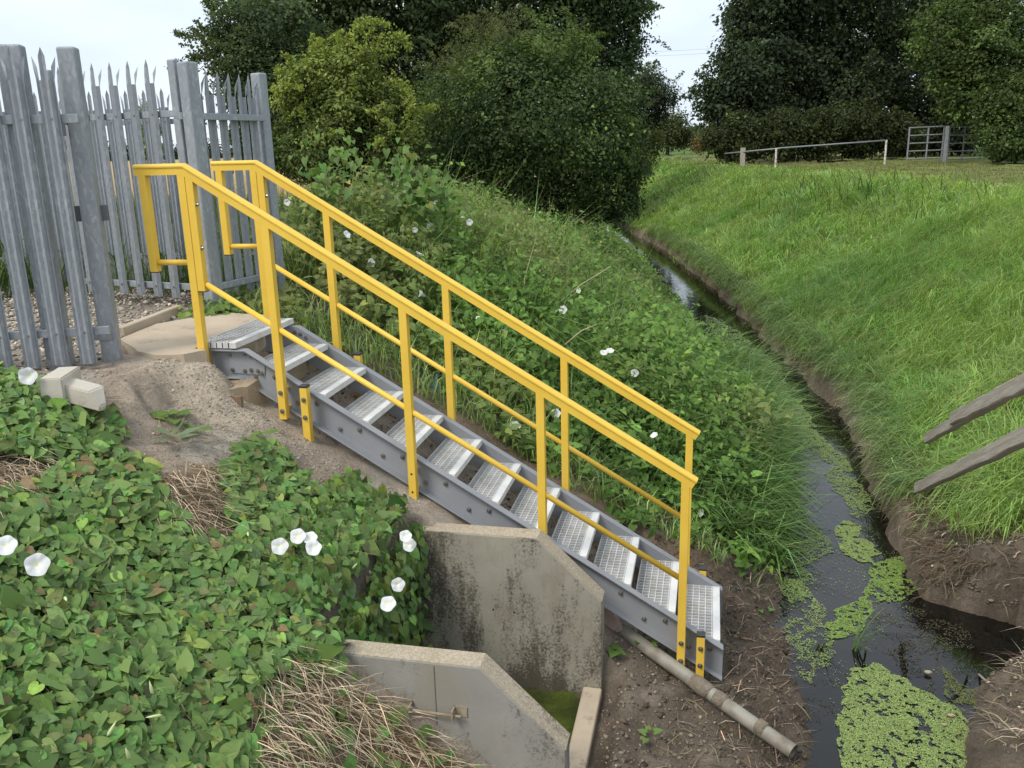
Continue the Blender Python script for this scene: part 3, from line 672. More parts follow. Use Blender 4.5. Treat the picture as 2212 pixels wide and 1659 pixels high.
# two pale cast blocks by the fence
def cast_block(cx, cy, cz, ang, L, Wd, Ht, tilt, label, chip):
    bm = bmesh.new(); 
    pr = [(-L/2, 0), (L/2, 0), (L/2, Ht), (-L/2, Ht)] if not chip else [(-L/2, 0), (L/2, 0), (L/2, Ht*.34), (L*.22, Ht), (-L/2, Ht)]
    f = [bm.verts.new((x, -Wd/2, z)) for x, z in pr]; b2 = [bm.verts.new((x, Wd/2 if not (chip and x > L*.3) else -Wd*.1, z)) for x, z in pr]; n = len(pr)
    bm.faces.new(f); bm.faces.new(b2[::-1])
    for i in range(n): bm.faces.new((f[i], b2[i], b2[(i+1) % n], f[(i+1) % n]))
    bmesh.ops.recalc_face_normals(bm, faces=bm.faces)
    bmesh.ops.bevel(bm, geom=bm.edges[:], offset=.007, segments=2, affect='EDGES')
    me = bpy.data.meshes.new('concrete_block'); bm.to_mesh(me); bm.free(); me.materials.append(MAT['block'])
    o = put('concrete_block', me, (cx, cy, cz), None, (Matrix.Rotation(ang, 4, 'Z') @ Matrix.Rotation(tilt, 4, 'Y')).to_quaternion()); return tag(o, label, 'block')
f0, f1 = onz(106, 820, .055), onz(150, 790, .055); c_ = (f0+f1)/2; cast_block(c_[0], c_[1], -.065, math.atan2(f1[1]-f0[1], f1[0]-f0[0]), float(np.linalg.norm(f1-f0))*.95, .115, .12, R_(1), 'whole pale concrete block lying on the soil near the fence', False)
c_ = onz(184, 832, .015); cast_block(c_[0]-.06, c_[1]+.06, -.10, R_(2), .25, .13, .095, R_(13), 'broken pale concrete block with a chipped wedge end', True)

# ------------------------------------------------------------------ wooden railing on the right
wr = empty('wooden_railing', (4.25, -1.25, float(H(4.25, -1.25))), 'weathered grey timber railing with two rails ending above the bank', 'railing')
def plank(u0, v0, D0, u1, v1, D1, hgt, th, ext=1.35, dy=0):
    a = atd(u0, v0, D0); b = atd(u1, v1, D1); b = a+(b-a)*ext; d = b-a; L = float(np.linalg.norm(d))
    n = 13; sd = norm(np.cross(d, (0, 0, 1.))); dn = d/L; upv = np.cross(sd, dn); a = a+sd*dy
    vs = []; fs = []
    for i in range(n):
        hh = hgt*(1+.03*math.sin(3*i)); off = .004*math.sin(2.1*i+u0)
        for s_, t_ in ((-1, -1), (1, -1), (1, 1), (-1, 1)): vs.append((s_*th/2, L*i/(n-1)+(rng.uniform(-.012, .012) if i in (0, n-1) else 0), t_*hh/2+off+rng.uniform(-.0015, .0015)))
    for i in range(n-1):
        for k_ in range(4): fs.append((4*i+k_, 4*i+(k_+1) % 4, 4*i+4+(k_+1) % 4, 4*i+4+k_))
    fs += [(0, 1, 2, 3), (4*n-1, 4*n-2, 4*n-3, 4*n-4)]
    return put('rail', MB().add(vs, fs).mesh('rail', MAT['wood'], bevel=.006), a, wr, Matrix((sd, dn, upv)).transposed().to_quaternion())
plank(2002, 948, 7.0, 2225, 820, 4.15, .078, .045)
plank(2078, 906, 5.85, 2225, 838, 4.10, .080, .04, dy=.055)
plank(1982, 1055, 6.9, 2225, 938, 4.10, .084, .05)
_a, _b = atd(1982, 1055, 6.9), atd(2225, 938, 4.10); _p = _a+(_b-_a)*1.31; zg = float(H(_p[0], _p[1])); MB().box((_p[0]+.04, _p[1]-.05, zg-.3), (_p[0]+.13, _p[1]+.05, _p[2]+.45)).build('post', MAT['wood'], wr, bevel=.008)

# ------------------------------------------------------------------ field edge: pole rail and gates
rf = empty('pole_rail', tuple(onz(1677, 362, 0.0)), 'long metal pole rail on flaking white posts along the field edge', 'fence')
q = [(1565, 332, 36.5), (1605, 328, 36), (1677, 321, 34.5), (1690, 319.5, 34.5), (1800, 311.5, 34.5), (1915, 303, 34.5)]
MB().tube([atd(*a) for a in q], .027, 8).build('pole', MAT['steel'], rf, smooth=True)
for u, v0, v1, mt in ((1677, 320, 364, 'white'), (1915, 302, 362, 'white')):
    a, b = atd(u, v0, 34.5), atd(u, v1, 34.5); MB().tube([(a[0], a[1], a[2]), (a[0], a[1], -.2)], .040, 10).build('post', MAT[mt], rf)
a = atd(1605, 319, 36); MB().box((a[0]-.10, a[1]-.08, -.5), (a[0]+.10, a[1]+.08, a[2])).build('post', MAT['wood'], rf)
def field_gate(label, u0, u1, D, vt, vb, nb, verts, post=None):
    a0, a1 = atd(u0, vt, D), atd(u1, vt-3, D); b0 = atd(u0, vb, D)
    root = empty('field_gate', (a0[0], a0[1], 0), label, 'gate'); ht = a0[2]-b0[2]
    for i in range(nb):
        z = -ht*i/(nb-1); MB().tube([a0+np.array((0, 0, z)), a1+np.array((0, 0, z))], .028, 6).build('bar', MAT['steel'], root)
    for f in verts:
        c = a0+(a1-a0)*f; MB().box((c[0]-.028, c[1]-.015, b0[2]-.04), (c[0]+.028, c[1]+.015, c[2]+.03)).build('upright', MAT['steel'], root)
    return root
fg = field_gate('galvanised field gate with five bars standing open at the wood edge', 1965, 2040, 35.5, 276, 344, 5, (0, .55, 1))
c = atd(2047, 272, 35.2); MB().box((c[0]-.065, c[1]-.06, -.3), (c[0]+.065, c[1]+.06, c[2])).build('post', MAT['steel'], fg, bevel=.01)
field_gate('darker field gate right of the steel post half hidden by branches', 2052, 2135, 36.0, 275, 345, 5, (0, .4, 1))

# ------------------------------------------------------------------ foliage templates
HEART_V = [(0,0,0),(0,.5,.02),(0,1,-.10),(.20,-.20,.0),(.40,-.05,.05),(.37,.26,.07),(.21,.62,.04),(-.20,-.20,.0),(-.40,-.05,.05),(-.37,.26,.07),(-.21,.62,.04)]
HEART_F = [(0,3,4),(0,4,5),(0,5,1),(1,5,6),(1,6,2),(0,8,7),(0,9,8),(0,1,9),(1,10,9),(1,2,10)]
_o = [(.07,-.16),(.18,-.22),(.31,-.17),(.40,-.03),(.42,.14),(.38,.32),(.29,.52),(.17,.75)]
H2_V = [(0,-.02,0),(0,.32,.015),(0,.66,.0),(0,1,-.14)]+[(x, y, .06*(x/.4)+.015*math.sin(9*y)) for x, y in _o]+[(-x, y, .06*(x/.4)-.015*math.sin(8*y)) for x, y in _o]
H2_F = [(0,4,5),(0,5,6),(0,6,7),(0,7,1),(7,8,1),(1,8,9),(1,9,2),(9,10,2),(2,10,11),(2,11,3)]; H2_F = H2_F+[tuple((q+8 if q > 3 else q) for q in f[::-1]) for f in H2_F]
DIA_V = [(0,0,0),(.30,.42,.06),(0,1,-.05),(-.30,.42,.06)]; DIA_F = [(0,1,2),(0,2,3)]
LANCE_V = [(0,0,0),(.12,.4,.03),(0,1,-.12),(-.12,.4,.03)]; LANCE_F = DIA_F
OCT_V = [(1,0,0),(0,1,0),(-1,0,0),(0,-1,0),(0,0,.8),(0,0,-.7)]; OCT_F = [(0,1,4),(1,2,4),(2,3,4),(3,0,4),(1,0,5),(2,1,5),(3,2,5),(0,3,5)]
def rnd(n, a, b): return rng.uniform(a, b, n)
def rdir(n): return norm(rng.normal(size=(n, 3)))
def tint(base, n, amt=.25, hue=.12):
    b = np.array(base)[None]*np.exp(rng.normal(0, amt, (n, 1))); b = b*np.exp(rng.normal(0, hue, (n, 3))*np.array((1, .35, .8))); return np.clip(b, 0, 1)
def blades(pos, az, lean, L, wd, col, droop=.6, up=None):      # arching blades: two quads split plus a tip
    n = len(pos); d = np.stack([np.cos(az), np.sin(az), 0*az], 1); sd = np.stack([-np.sin(az), np.cos(az), 0*az], 1); z = np.array((0, 0, 1.))
    s1 = np.sin(lean)[:, None]; c1 = np.cos(lean)[:, None]; l2 = lean+droop*(.5+rng.random(n)); s2 = np.sin(l2)[:, None]; c2 = np.cos(l2)[:, None]
    L = L[:, None]; wd = wd[:, None]
    m = pos + (d*s1+z*c1)*L*.5; t = m + (d*s2+z*c2)*L*.5
    V = np.stack([pos-sd*wd*.5, pos+sd*wd*.5, m+sd*wd*.42, m-sd*wd*.42, t], 1).reshape(-1, 3)
    F = np.array([(0,1,2),(0,2,3),(3,2,4)])[None]+(np.arange(n)*5)[:, None, None]
    return V, F.reshape(-1, 3), np.repeat(col, 5, 0)
def stuff(name, parts, mat, label=None, cat=None, parent=None, wl=(0,0,0), smooth=False):
    V, F, C = join(parts)
    if mat is MAT['leaf']: C = np.clip(C*1.32, 0, .9)
    o = link(bpy.data.objects.new(name, raw_mesh(name, V, F, mat, C, smooth)), wl, parent); return tag(o, label, cat, kind='stuff')

# ------------------------------------------------------------------ trees
def tree(name, label, D, lobes, leaf, n, cols, base=None, group=None, tmpl='dia', cl=.17, shoots=0, shootlen=.7, trunks=1, cat='tree', spread=1.0, shootcol=None, wood=.10, sprays=()):
    C = []; Rr = []; TI = []
    for lb in lobes:
        u, v, r = lb[:3]; r_ = r/FPX*D; c = atd(u, v, D)+FWD*rng.uniform(-.45, .45)*r_*spread; C.append(c); Rr.append(r_); TI.append(lb[3] if len(lb) > 3 else 0)
    C = np.array(C); Rr = np.array(Rr)
    if base is None: b = C.mean(0)
    else: b = atd(base, 330, D)
    bz = float(H(b[0], b[1])); root = empty(name, (b[0], b[1], bz), label, cat, group)
    parts = []; wgt = Rr**2/np.sum(Rr**2)
    tv, tf = (DIA_V, DIA_F) if tmpl == 'dia' else (LANCE_V, LANCE_F)
    for i in range(len(C)):
        m = int(n*wgt[i]); per = 38; k_ = max(4, m//per)
        dr = rdir(k_); rad = rnd(k_, .45, 1.04)**.8; lump = .85+.35*(vnoise(dr[:, 0]*2+i, dr[:, 1]*2+dr[:, 2]*2, 1.3, i)-.5)*2
        cc = C[i]+dr*(rad*lump)[:, None]*Rr[i]
        inside = np.zeros(k_, bool)
        for j in range(len(C)):
            if j != i: inside |= np.linalg.norm(cc-C[j], axis=1) < Rr[j]*.62
        keep = ~inside; cc = cc[keep]; dr_ = dr[keep]; k2 = len(cc)
        if k2 == 0: continue
        tone = np.exp(rng.normal(0, .34, k2)); mix_ = np.clip(rng.random(k2)*1.2-.3+TI[i], 0, 1)
        per2 = max(10, int(m/max(k2, 1)))
        ci = np.repeat(np.arange(k2), per2); q = rng.normal(size=(len(ci), 3))*Rr[i]*cl*np.array((1, 1, .62))
        if Rr[i]*cl < leaf*1.2: q = rng.normal(size=(len(ci), 3))*leaf*1.3
        pos = cc[ci]+q; ok = pos[:, 2] > bz+.15; pos = pos[ok]; ci = ci[ok]; m2 = len(pos)
        nr = norm(dr_[ci]*.7+np.array((0, 0, .55))+rng.normal(size=(m2, 3))*.55); ax = norm(dr_[ci]*.5+rng.normal(size=(m2, 3))*.8+np.array((0, 0, -.25)))
        col = (np.array(cols[0])[None]*(1-mix_[ci])[:, None]+np.array(cols[1])[None]*mix_[ci][:, None])*tone[ci][:, None]*np.exp(rng.normal(0, .16, (m2, 1)))
        parts.append(scatter(tv, tf, pos, *frames(nr, ax), leaf*rnd(m2, .6, 1.25), col))
    if shoots:
        tw = MB()
        for s_ in range(shoots):
            i = rng.integers(len(C)); d0 = rdir(1)[0]; d0[2] = abs(d0[2])*.9+.1; d0 = norm(d0); L = shootlen*rng.uniform(.5, 1.25)
            p0 = C[i]+d0*Rr[i]*.85; sg = norm(d0*.6+rng.normal(size=3)*.35+np.array((0, 0, .45))); k_ = 26; tt = np.linspace(0, 1, k_)
            line = p0+sg*(tt*L)[:, None]+np.array((0, 0, -1))*(tt**2*L*.38)[:, None]
            pos = np.repeat(line, 4, 0)+rng.normal(size=(4*k_, 3))*leaf*.55*(1.25-np.repeat(tt, 4))[:, None]; m2 = len(pos)
            sc_ = tint(cols[1] if shootcol is None else shootcol, m2, .2, .08)
            parts.append(scatter(tv, tf, pos, *frames(norm(rdir(m2)+np.array((0, 0, .7))), rdir(m2)), leaf*rnd(m2, .5, 1.0), sc_))
    for line in sprays:
        pw = np.array([atd(u_, v_, D) for u_, v_ in line]); tt = np.linspace(0, 1, 60); sg_ = np.linspace(0, 1, len(pw)); ln = np.stack([np.interp(tt, sg_, pw[:, k]) for k in range(3)], 1)
        pos = np.repeat(ln, 9, 0)+rng.normal(size=(540, 3))*leaf*1.15*(1.3-np.repeat(tt, 9))[:, None]; m2 = len(pos)
        parts.append(scatter(tv, tf, pos, *frames(norm(rdir(m2)+np.array((0, -.2, .8))), rdir(m2)), leaf*rnd(m2, .5, 1.05), tint(cols[1] if shootcol is None else shootcol, m2, .2, .08)))
    stuff('crown', parts, MAT['leaf'], parent=root)
    wd = MB(); ct = C.mean(0)
    for t_ in range(trunks):
        f = np.array((b[0]+(t_-(trunks-1)/2)*.35*D/16, b[1]+.1*t_, bz-.3)); fork = np.array((.5*f[0]+.5*ct[0], .5*f[1]+.5*ct[1], bz+.35*(ct[2]-bz)+.2))
        wd.tube([f, (f+fork)/2+np.array((.05, 0, 0)), fork], [wood, wood*.8, wood*.62], 8)
        for i in range(len(C)):
            if i % trunks == t_:
                m_ = (fork+C[i])/2+rng.normal(size=3)*.12*Rr[i]; wd.tube([fork, m_, C[i], C[i]+(C[i]-m_)*.5+np.array((0, 0, .2*Rr[i]))], [wood*.5, wood*.36, wood*.2, wood*.06], 6)
                for _ in range(3):
                    e = C[i]+rdir(1)[0]*Rr[i]*.85; wd.tube([m_, (m_+e)/2+rng.normal(size=3)*.08*Rr[i], e], [wood*.22, wood*.12, wood*.03], 5)
    wo_ = wd.build('trunk', MAT['bark'], root, smooth=True)
    return root
DK = (.024, .036, .016); MD = (.046, .068, .022); YG = (.125, .150, .036); OL = (.070, .085, .026); BL = (.026, .040, .023)
tree('hawthorn_bush', 'large rounded dark hawthorn bush on the bank at the middle', 16, [(1150,300,185),(1000,270,110),(1275,215,110),(1180,150,110,.5),(1060,190,85,.4),(1315,330,80),(1005,380,115),(1280,405,110),(1130,420,140),(1240,120,60,.7),(1330,420,60),(945,330,80),(950,440,70),(1040,455,80),(1200,455,80),(1200,260,150),(1060,320,120),(1250,330,120),(1345,370,55),(960,420,70),(1100,230,110)], .074, 70000, [(.024, .042, .015), (.080, .112, .032)], base=1150, shoots=34, shootlen=.6, trunks=3, wood=.07, cat='bush')
tree('willow_shrub', 'pale grey green willow shrub with upright wands behind the hawthorn', 19, [(985,175,65),(1035,115,58),(955,230,55),(1085,90,45),(1020,200,55)], .085, 12000, [(.070, .090, .038), (.115, .135, .062)], base=1010, tmpl='lance', shoots=45, shootlen=.8, cat='bush', wood=.05, shootcol=(.125, .14, .065))
tree('hawthorn_tree', 'yellow green hawthorn with bright arching shoots left of the dark bush', 14, [(765,300,105),(680,245,75),(700,335,80),(845,260,75),(865,345,65),(640,330,60),(755,170,62,.9),(690,175,55,.9),(800,210,60,.5),(740,240,70,.5),(640,210,40,.8)], .068, 42000, [(.042, .062, .018), (.140, .172, .045)], base=760, shoots=60, shootlen=.7, trunks=2, wood=.06, shootcol=(.205, .245, .06), spread=1.2, sprays=[[(715,185),(735,120),(765,65),(795,45),(835,50)],[(765,140),(800,100),(840,80),(872,78),(885,105)],[(845,170),(880,205),(905,255)],[(640,200),(620,165),(600,150)],[(690,160),(680,120),(690,90)],[(800,300),(840,285),(880,300)]])
tree('ash_tree', 'dark ragged tree against the sky above the palisade fence', 19, [(560,140,95),(535,55,70),(610,60,95),(490,70,40),(570,240,85),(520,190,50),(475,130,28),(640,150,80),(600,180,90),(560,300,70)], .092, 26000, [(.038, .058, .028), (.070, .096, .036)], base=570, shoots=44, shootlen=1.1, wood=.09, cl=.2, sprays=[[(480,95),(430,76),(378,74)],[(485,120),(440,115),(412,130)],[(480,55),(460,20),(445,0)],[(560,80),(520,30),(500,-10)]])
tree('poplar_tree', 'tall dark tree directly behind the yellow green hawthorn', 30, [(720,30,130),(850,40,130),(640,-30,130),(790,150,120),(900,140,110),(760,-70,140),(920,-20,120)], .175, 34000, [(.034, .050, .022), (.064, .092, .036)], base=780, wood=.16, shoots=20, shootlen=1.2)
tree('sycamore_tree', 'tall dark tree filling the top behind the hawthorn bush', 31, [(1010,20,130),(1130,-10,130),(1060,-80,140),(1180,100,110),(1000,140,110),(1230,-60,120),(1110,170,120)], .175, 34000, [(.034, .050, .022), (.060, .088, .036)], base=1080, wood=.17, shoots=20, shootlen=1.2)
tree('lime_tree', 'tall dark tree with ragged right edge left of the sky gap', 32, [(1290,30,85),(1340,80,50),(1335,-30,80),(1372,30,34),(1310,150,55),(1270,-70,90),(1345,150,26),(1360,215,30),(1310,250,55),(1375,110,18)], .15, 22000, [(.040, .062, .032), (.075, .108, .048)], base=1300, wood=.14, shoots=45, shootlen=1.0, cl=.24)
tree('birch_tree', 'slender grey green tree at the left of the sky gap', 55, [(1375,190,34),(1405,185,40),(1420,230,38),(1385,250,45),(1440,215,28),(1350,240,40)], .17, 14000, [(.034, .050, .030), (.070, .090, .045)], base=1400, wood=.18, shoots=25, shootlen=1.6)
tree('willow_tree', 'olive rounded tree far along the ditch path', 75, [(1430,270,36),(1460,275,28),(1482,290,20),(1405,285,30),(1450,295,30)], .22, 9000, [(.048, .062, .026), (.090, .105, .040)], base=1440, wood=.2)
tree('far_oak', 'small distant tree closing the view at the end of the path', 110, [(1495,292,14),(1508,288,12),(1520,296,14),(1482,300,12)], .30, 3500, [(.045, .060, .030), (.075, .09, .04)], base=1500, wood=.2)
tree('far_hedge', 'pale green hedge closing the far end of the grassy path', 95, [(1480,300,14),(1500,302,13),(1520,303,13),(1462,300,12)], .28, 3200, [(.055, .075, .032), (.11, .13, .055)], base=1490, wood=.05, cat='hedge')
tree('elder_bush', 'loose green bush leaning over the ditch right of the hawthorn', 34, [(1370,330,42),(1400,315,30),(1350,290,36),(1385,355,24)], .11, 7000, [(.05, .066, .022), (.11, .125, .04)], base=1375, wood=.06, cat='bush', shoots=14, shootlen=.6)
tree('maple_tree', 'dark wood edge tree bordering the sky gap on the right', 44, [(1625,40,52),(1585,125,36),(1545,200,26),(1610,180,60),(1550,245,30),(1690,-30,95),(1670,100,80),(1590,240,44),(1525,232,16),(1640,250,50)], .23, 32000, [(.032, .047, .027), (.060, .084, .040)], base=1600, wood=.2, shoots=40, shootlen=1.3)
tree('beech_tree', 'broad dark tree in the middle of the right hand wood', 45, [(1720,40,120),(1700,170,95),(1790,120,110),(1760,-50,130),(1840,210,80),(1800,240,70),(1660,230,60)], .23, 34000, [(.030, .043, .022), (.062, .084, .038)], base=1750, wood=.25, shoots=16, shootlen=1.2)
tree('oak_tree', 'very dark tree right of the middle of the wood', 46, [(1890,20,120),(1930,130,95),(1870,140,80),(1950,-40,120),(1930,230,70),(2000,200,80),(2040,100,90),(2060,220,70),(1850,-60,100),(1980,60,90),(2020,20,90),(1900,200,80)], .22, 32000, [(.026, .038, .018), (.052, .073, .030)], base=1920, wood=.25, shoots=10, shootlen=1.0)
tree('field_maple', 'green tree hanging over the field gate at the right', 35, [(2060,60,80),(2110,140,75),(2055,150,55),(2130,20,100),(2020,110,42),(2080,210,50),(2190,60,100),(2160,150,80)], .155, 34000, [(.042, .064, .020), (.090, .125, .036)], base=2160, wood=.16, shoots=26, shootlen=.8)
tree('hedge_bush', 'green leafy bush at the right edge beside the field gate', 33, [(2185,250,70),(2150,300,45),(2215,310,70),(2140,225,40),(2175,340,35),(2240,220,80)], .135, 22000, [(.042, .064, .020), (.090, .122, .036)], base=2195, wood=.07, shoots=16, shootlen=.5, cat='bush')
for nm_, lb_, lob, bs in (('bramble_bush', 'low olive bush at the left foot of the wood', [(1600,290,40),(1570,310,26),(1640,300,38),(1585,325,22),(1540,300,18)], 1600), ('bramble_bush', 'low bush under the wood behind the middle of the pole rail', [(1700,280,52),(1750,290,48),(1690,310,38),(1770,310,34)], 1720), ('bramble_bush', 'low dark bush under the wood beside the field gate', [(1830,275,52),(1880,290,46),(1930,290,40),(1850,310,36),(1960,300,36)], 1880)):
    tree(nm_, lb_, 41, lob, .16, 11000, [(.030, .042, .017), (.058, .070, .025)], base=bs, wood=.06, shoots=18, shootlen=.7, cat='bush', group='low bushes along the foot of the wood')
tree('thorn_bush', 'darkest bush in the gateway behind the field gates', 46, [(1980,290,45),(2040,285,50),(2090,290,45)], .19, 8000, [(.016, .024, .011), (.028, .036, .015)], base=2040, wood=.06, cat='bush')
tree('reddish_bush', 'small russet tinged shrub at the corner of the wood by the path', 60, [(1528,308,14),(1545,304,16),(1510,312,12)], .15, 3500, [(.10, .075, .035), (.17, .15, .06)], base=1530, wood=.04, cat='bush')
for nm_, lb_, D_, lob, bs in (('elm_tree', 'dense tree deep in the right wood behind the pole rail', 62, [(1700,60,110),(1790,20,120),(1760,150,110),(1680,200,90),(1850,120,110),(1800,230,80)], 1760),
        ('elm_tree', 'dense tree deep in the right wood behind the field gates', 64, [(1930,60,110),(2020,30,120),(1980,160,110),(2080,140,110),(2150,60,120),(2180,180,110),(1920,220,90),(2060,250,80)], 2030),
        ('elm_tree', 'dense tree behind the dark ash at the left', 40, [(640,60,110),(720,120,110),(600,170,80),(700,220,100),(620,270,60)], 660),
        ('elm_tree', 'dense tree behind the tall trees at the middle', 46, [(840,80,120),(940,60,120),(1040,100,120),(900,190,110),(1140,80,120),(1200,160,110),(1080,220,110),(1260,90,70),(1270,210,70)], 1000)):
    tree(nm_, lb_, D_, lob, .34, 9000, [(.026, .040, .020), (.050, .070, .032)], base=bs, wood=.2, shoots=6, cl=.26)
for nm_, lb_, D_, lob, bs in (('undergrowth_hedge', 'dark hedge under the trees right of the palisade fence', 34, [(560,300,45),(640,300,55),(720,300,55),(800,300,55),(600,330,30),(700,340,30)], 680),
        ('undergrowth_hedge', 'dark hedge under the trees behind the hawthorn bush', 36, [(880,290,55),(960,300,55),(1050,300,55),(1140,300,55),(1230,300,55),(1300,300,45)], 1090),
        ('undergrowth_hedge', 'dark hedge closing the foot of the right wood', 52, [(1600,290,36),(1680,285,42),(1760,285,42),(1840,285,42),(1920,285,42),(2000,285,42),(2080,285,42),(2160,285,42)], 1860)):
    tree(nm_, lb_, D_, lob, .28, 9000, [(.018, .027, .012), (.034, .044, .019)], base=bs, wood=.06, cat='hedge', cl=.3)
# things seen through the palings
tree('garden_birch', 'pale slender tree seen through the open gate palings', 26, [(322,275,22),(325,320,26),(318,245,14)], .09, 5000, [(.13, .16, .07), (.22, .26, .12)], base=322, wood=.05)
for i_, (u_, r_) in enumerate(((-40, 20), (30, 15), (100, 12), (170, 16), (235, 22), (290, 20), (345, 16), (400, 22), (455, 26))):
    tree('field_tree', ['dark distant hedgerow tree beyond the corn field, far left', 'distant hedgerow tree beyond the corn field, second from the left', 'distant hedgerow tree beyond the corn field, third from the left', 'distant hedgerow tree beyond the corn field, fourth from the left', 'distant hedgerow tree beyond the corn field, fifth from the left', 'distant hedgerow tree beyond the corn field, sixth from the left', 'distant hedgerow tree beyond the corn field, seventh from the left', 'distant hedgerow tree beyond the corn field behind the hinge post', 'distant hedgerow tree beyond the corn field nearest the ash'][i_], 190, [(u_, 340-r_*.4, r_), (u_+r_, 342-r_*.3, r_*.7), (u_-r_, 343-r_*.3, r_*.7)], .55, 1500, [(.022, .034, .020), (.045, .06, .03)], base=u_, wood=.3, group='hedgerow trees beyond the corn field')
hp_ = atd(108, 342, 175); hs = empty('farmhouse', (hp_[0], hp_[1], -.1), 'distant red roofed house beyond the corn field', 'house')
MB().box((hp_[0]-5, hp_[1]-4, -.3), (hp_[0]+5, hp_[1]+4, 2.6)).build('wall', plain('pale_render', (.5, .47, .42)), hs)
MB().add([(hp_[0]-5.4, hp_[1]-4.4, 2.6), (hp_[0]+5.4, hp_[1]-4.4, 2.6), (hp_[0]+5.4, hp_[1]+4.4, 2.6), (hp_[0]-5.4, hp_[1]+4.4, 2.6), (hp_[0]-5.4, hp_[1], 5), (hp_[0]+5.4, hp_[1], 5)], [(0,1,5,4),(2,3,4,5),(0,4,3),(1,2,5),(0,3,2,1)]).build('roof', plain('red_tiles', (.24, .11, .07), (.18, .09, .06), .8), hs)
up_ = atd(288, 340, 120); ut = empty('utility_pole', (up_[0], up_[1], -.1), 'thin utility pole with a crossarm beyond the corn field', 'pole')
MB().tube([(up_[0], up_[1], -.3), (up_[0], up_[1], 3.6)], [.14, .10], 8).build('shaft', MAT['wood'], ut)
MB().beam((up_[0]-.7, up_[1]-.3, 3.2), (up_[0]+.7, up_[1]+.3, 3.2), .1, .12).build('crossarm', MAT['wood'], ut)
wa_, wb_ = atd(1250, 120, 80), atd(1760, 88, 80)
for i_, dz in enumerate((0, .38)):
    l_ = [wa_+(wb_-wa_)*t_+np.array((0, 0, dz-.5*(1-(2*t_-1)**2))) for t_ in np.linspace(0, 1, 16)]
    o_ = MB().tube(l_, .007, 5).build('overhead_wire', MAT['cap']); tag(o_, ('lower' if i_ == 0 else 'upper')+' thin overhead wire crossing the sky gap between the trees', 'wire', 'overhead wires')

# ------------------------------------------------------------------ right bank grass
def bank_points(n, y0, y1, power=1.0):
    y = y0+(y1-y0)*rng.random(n)**power; a, b = xr(y), xcr(y)+2.5; x = a+.05+(b-a-.05)*rng.random(n); return x, y
parts = []
def grass_lot(nt_, per, y0, y1, power, Lr, wr_, rad):
    x, y = bank_points(nt_, y0, y1, power); s = x-xr(y)
    cover = sst(.10, .40, s+.45*(fbm(x, y, 2.2, 3, 41)-.5)+.22*sst(6, 9, y))*sst(1.3, 2.3, y+.55*(x-5))*(1-.85*sst(-.4, .8, x-xcr(y)))
    k_ = rng.random(nt_) < cover; x, y, s = x[k_], y[k_], s[k_]; m0 = len(x)
    big = fbm(x, y, .55, 3, 51); fine = fbm(x, y, 1.5, 3, 57)
    az = rng.normal(math.pi*1.12, .55, m0)+(fine-.5)*3.5; lean = np.abs(rng.normal(.55, .22, m0)); Lt = rnd(m0, *Lr)*(.6+.8*fine)*(1-.5*sst(-1.2, .6, x-xcr(y)))*(.65+.35*sst(.2, 1.2, s))
    c = tint((.265, .425, .115), m0, .20, .09); yl = np.clip((big-.40)*3.2, 0, 1)[:, None]; c = c*(1-yl*.6)+np.array((.35, .47, .15))*yl*.6*np.exp(rng.normal(0, .18, (m0, 1)))
    dk = sst(.50, .30, big)[:, None]*.55; c = c*(1-dk)+np.array((.17, .315, .10))*dk
    i = np.repeat(np.arange(m0), per); m = len(i); ex = rng.normal(0, rad, m); ey = rng.normal(0, rad, m); xx, yy = x[i]+ex, y[i]+ey
    pos = np.stack([xx, yy, H(xx, yy)-.02], 1); cc = c[i]*np.exp(rng.normal(0, .17, (m, 1)))
    dry = (rng.random(m) < .04+.12*sst(.55, .7, fbm(xx, yy, .8, 2, 77)))[:, None]; cc = np.where(dry, np.array((.36, .30, .15))*np.exp(rng.normal(0, .2, (m, 1))), cc)
    lt = (rng.random(m) < .10)[:, None]; cc = np.where(lt, cc*np.array((1.5, 1.35, 1.4)), cc)
    return blades(pos, az[i]+rng.normal(0, .42, m), np.abs(lean[i]+rng.normal(0, .2, m)), Lt[i]*rnd(m, .65, 1.2), rnd(m, *wr_), np.clip(cc, 0, .8), droop=1.15)
parts.append(grass_lot(11500, 11, 1.6, 13, 1.1, (.36, .66), (.006, .011), .05))
n = 9000; y = 2.6+24*rng.random(n)**1.2; x = xr(y)+rnd(n, .16, .5); pos = np.stack([x, y, H(x, y)], 1)      # turf hanging over the eroded foot
parts.append(blades(pos, rng.normal(math.pi, .6, n), rnd(n, .7, 1.5), rnd(n, .26, .62), rnd(n, .006, .012)*np.interp(y, [3, 20], [1, 2]), tint((.17, .25, .08), n, .4, .1), 1.2))
parts.append(grass_lot(5200, 11, 12, 30, 1.0, (.34, .6), (.011, .019), .08))
parts.append(grass_lot(2600, 9, 28, 60, 1.0, (.35, .6), (.025, .045), .15))
stuff('bank_grass', parts, MAT['grass'], 'lush long green grass covering the right hand bank', 'grass')
# mown strip and field
n = 30000; y = 8+32*rng.random(n); x = xcr(y)+(-.3+9*rng.random(n)); pos = np.stack([x, y, H(x, y)], 1)
c = tint((.13, .15, .045), n, .2, .1); c[rng.random(n) < .35] = (.24, .21, .10)
stuff('mown_grass', [blades(pos, rnd(n, 0, 6.28), rnd(n, .1, .7), rnd(n, .04, .10), rnd(n, .010, .02), c)], MAT['grass'], 'short dry mown grass along the top of the right bank', 'grass')
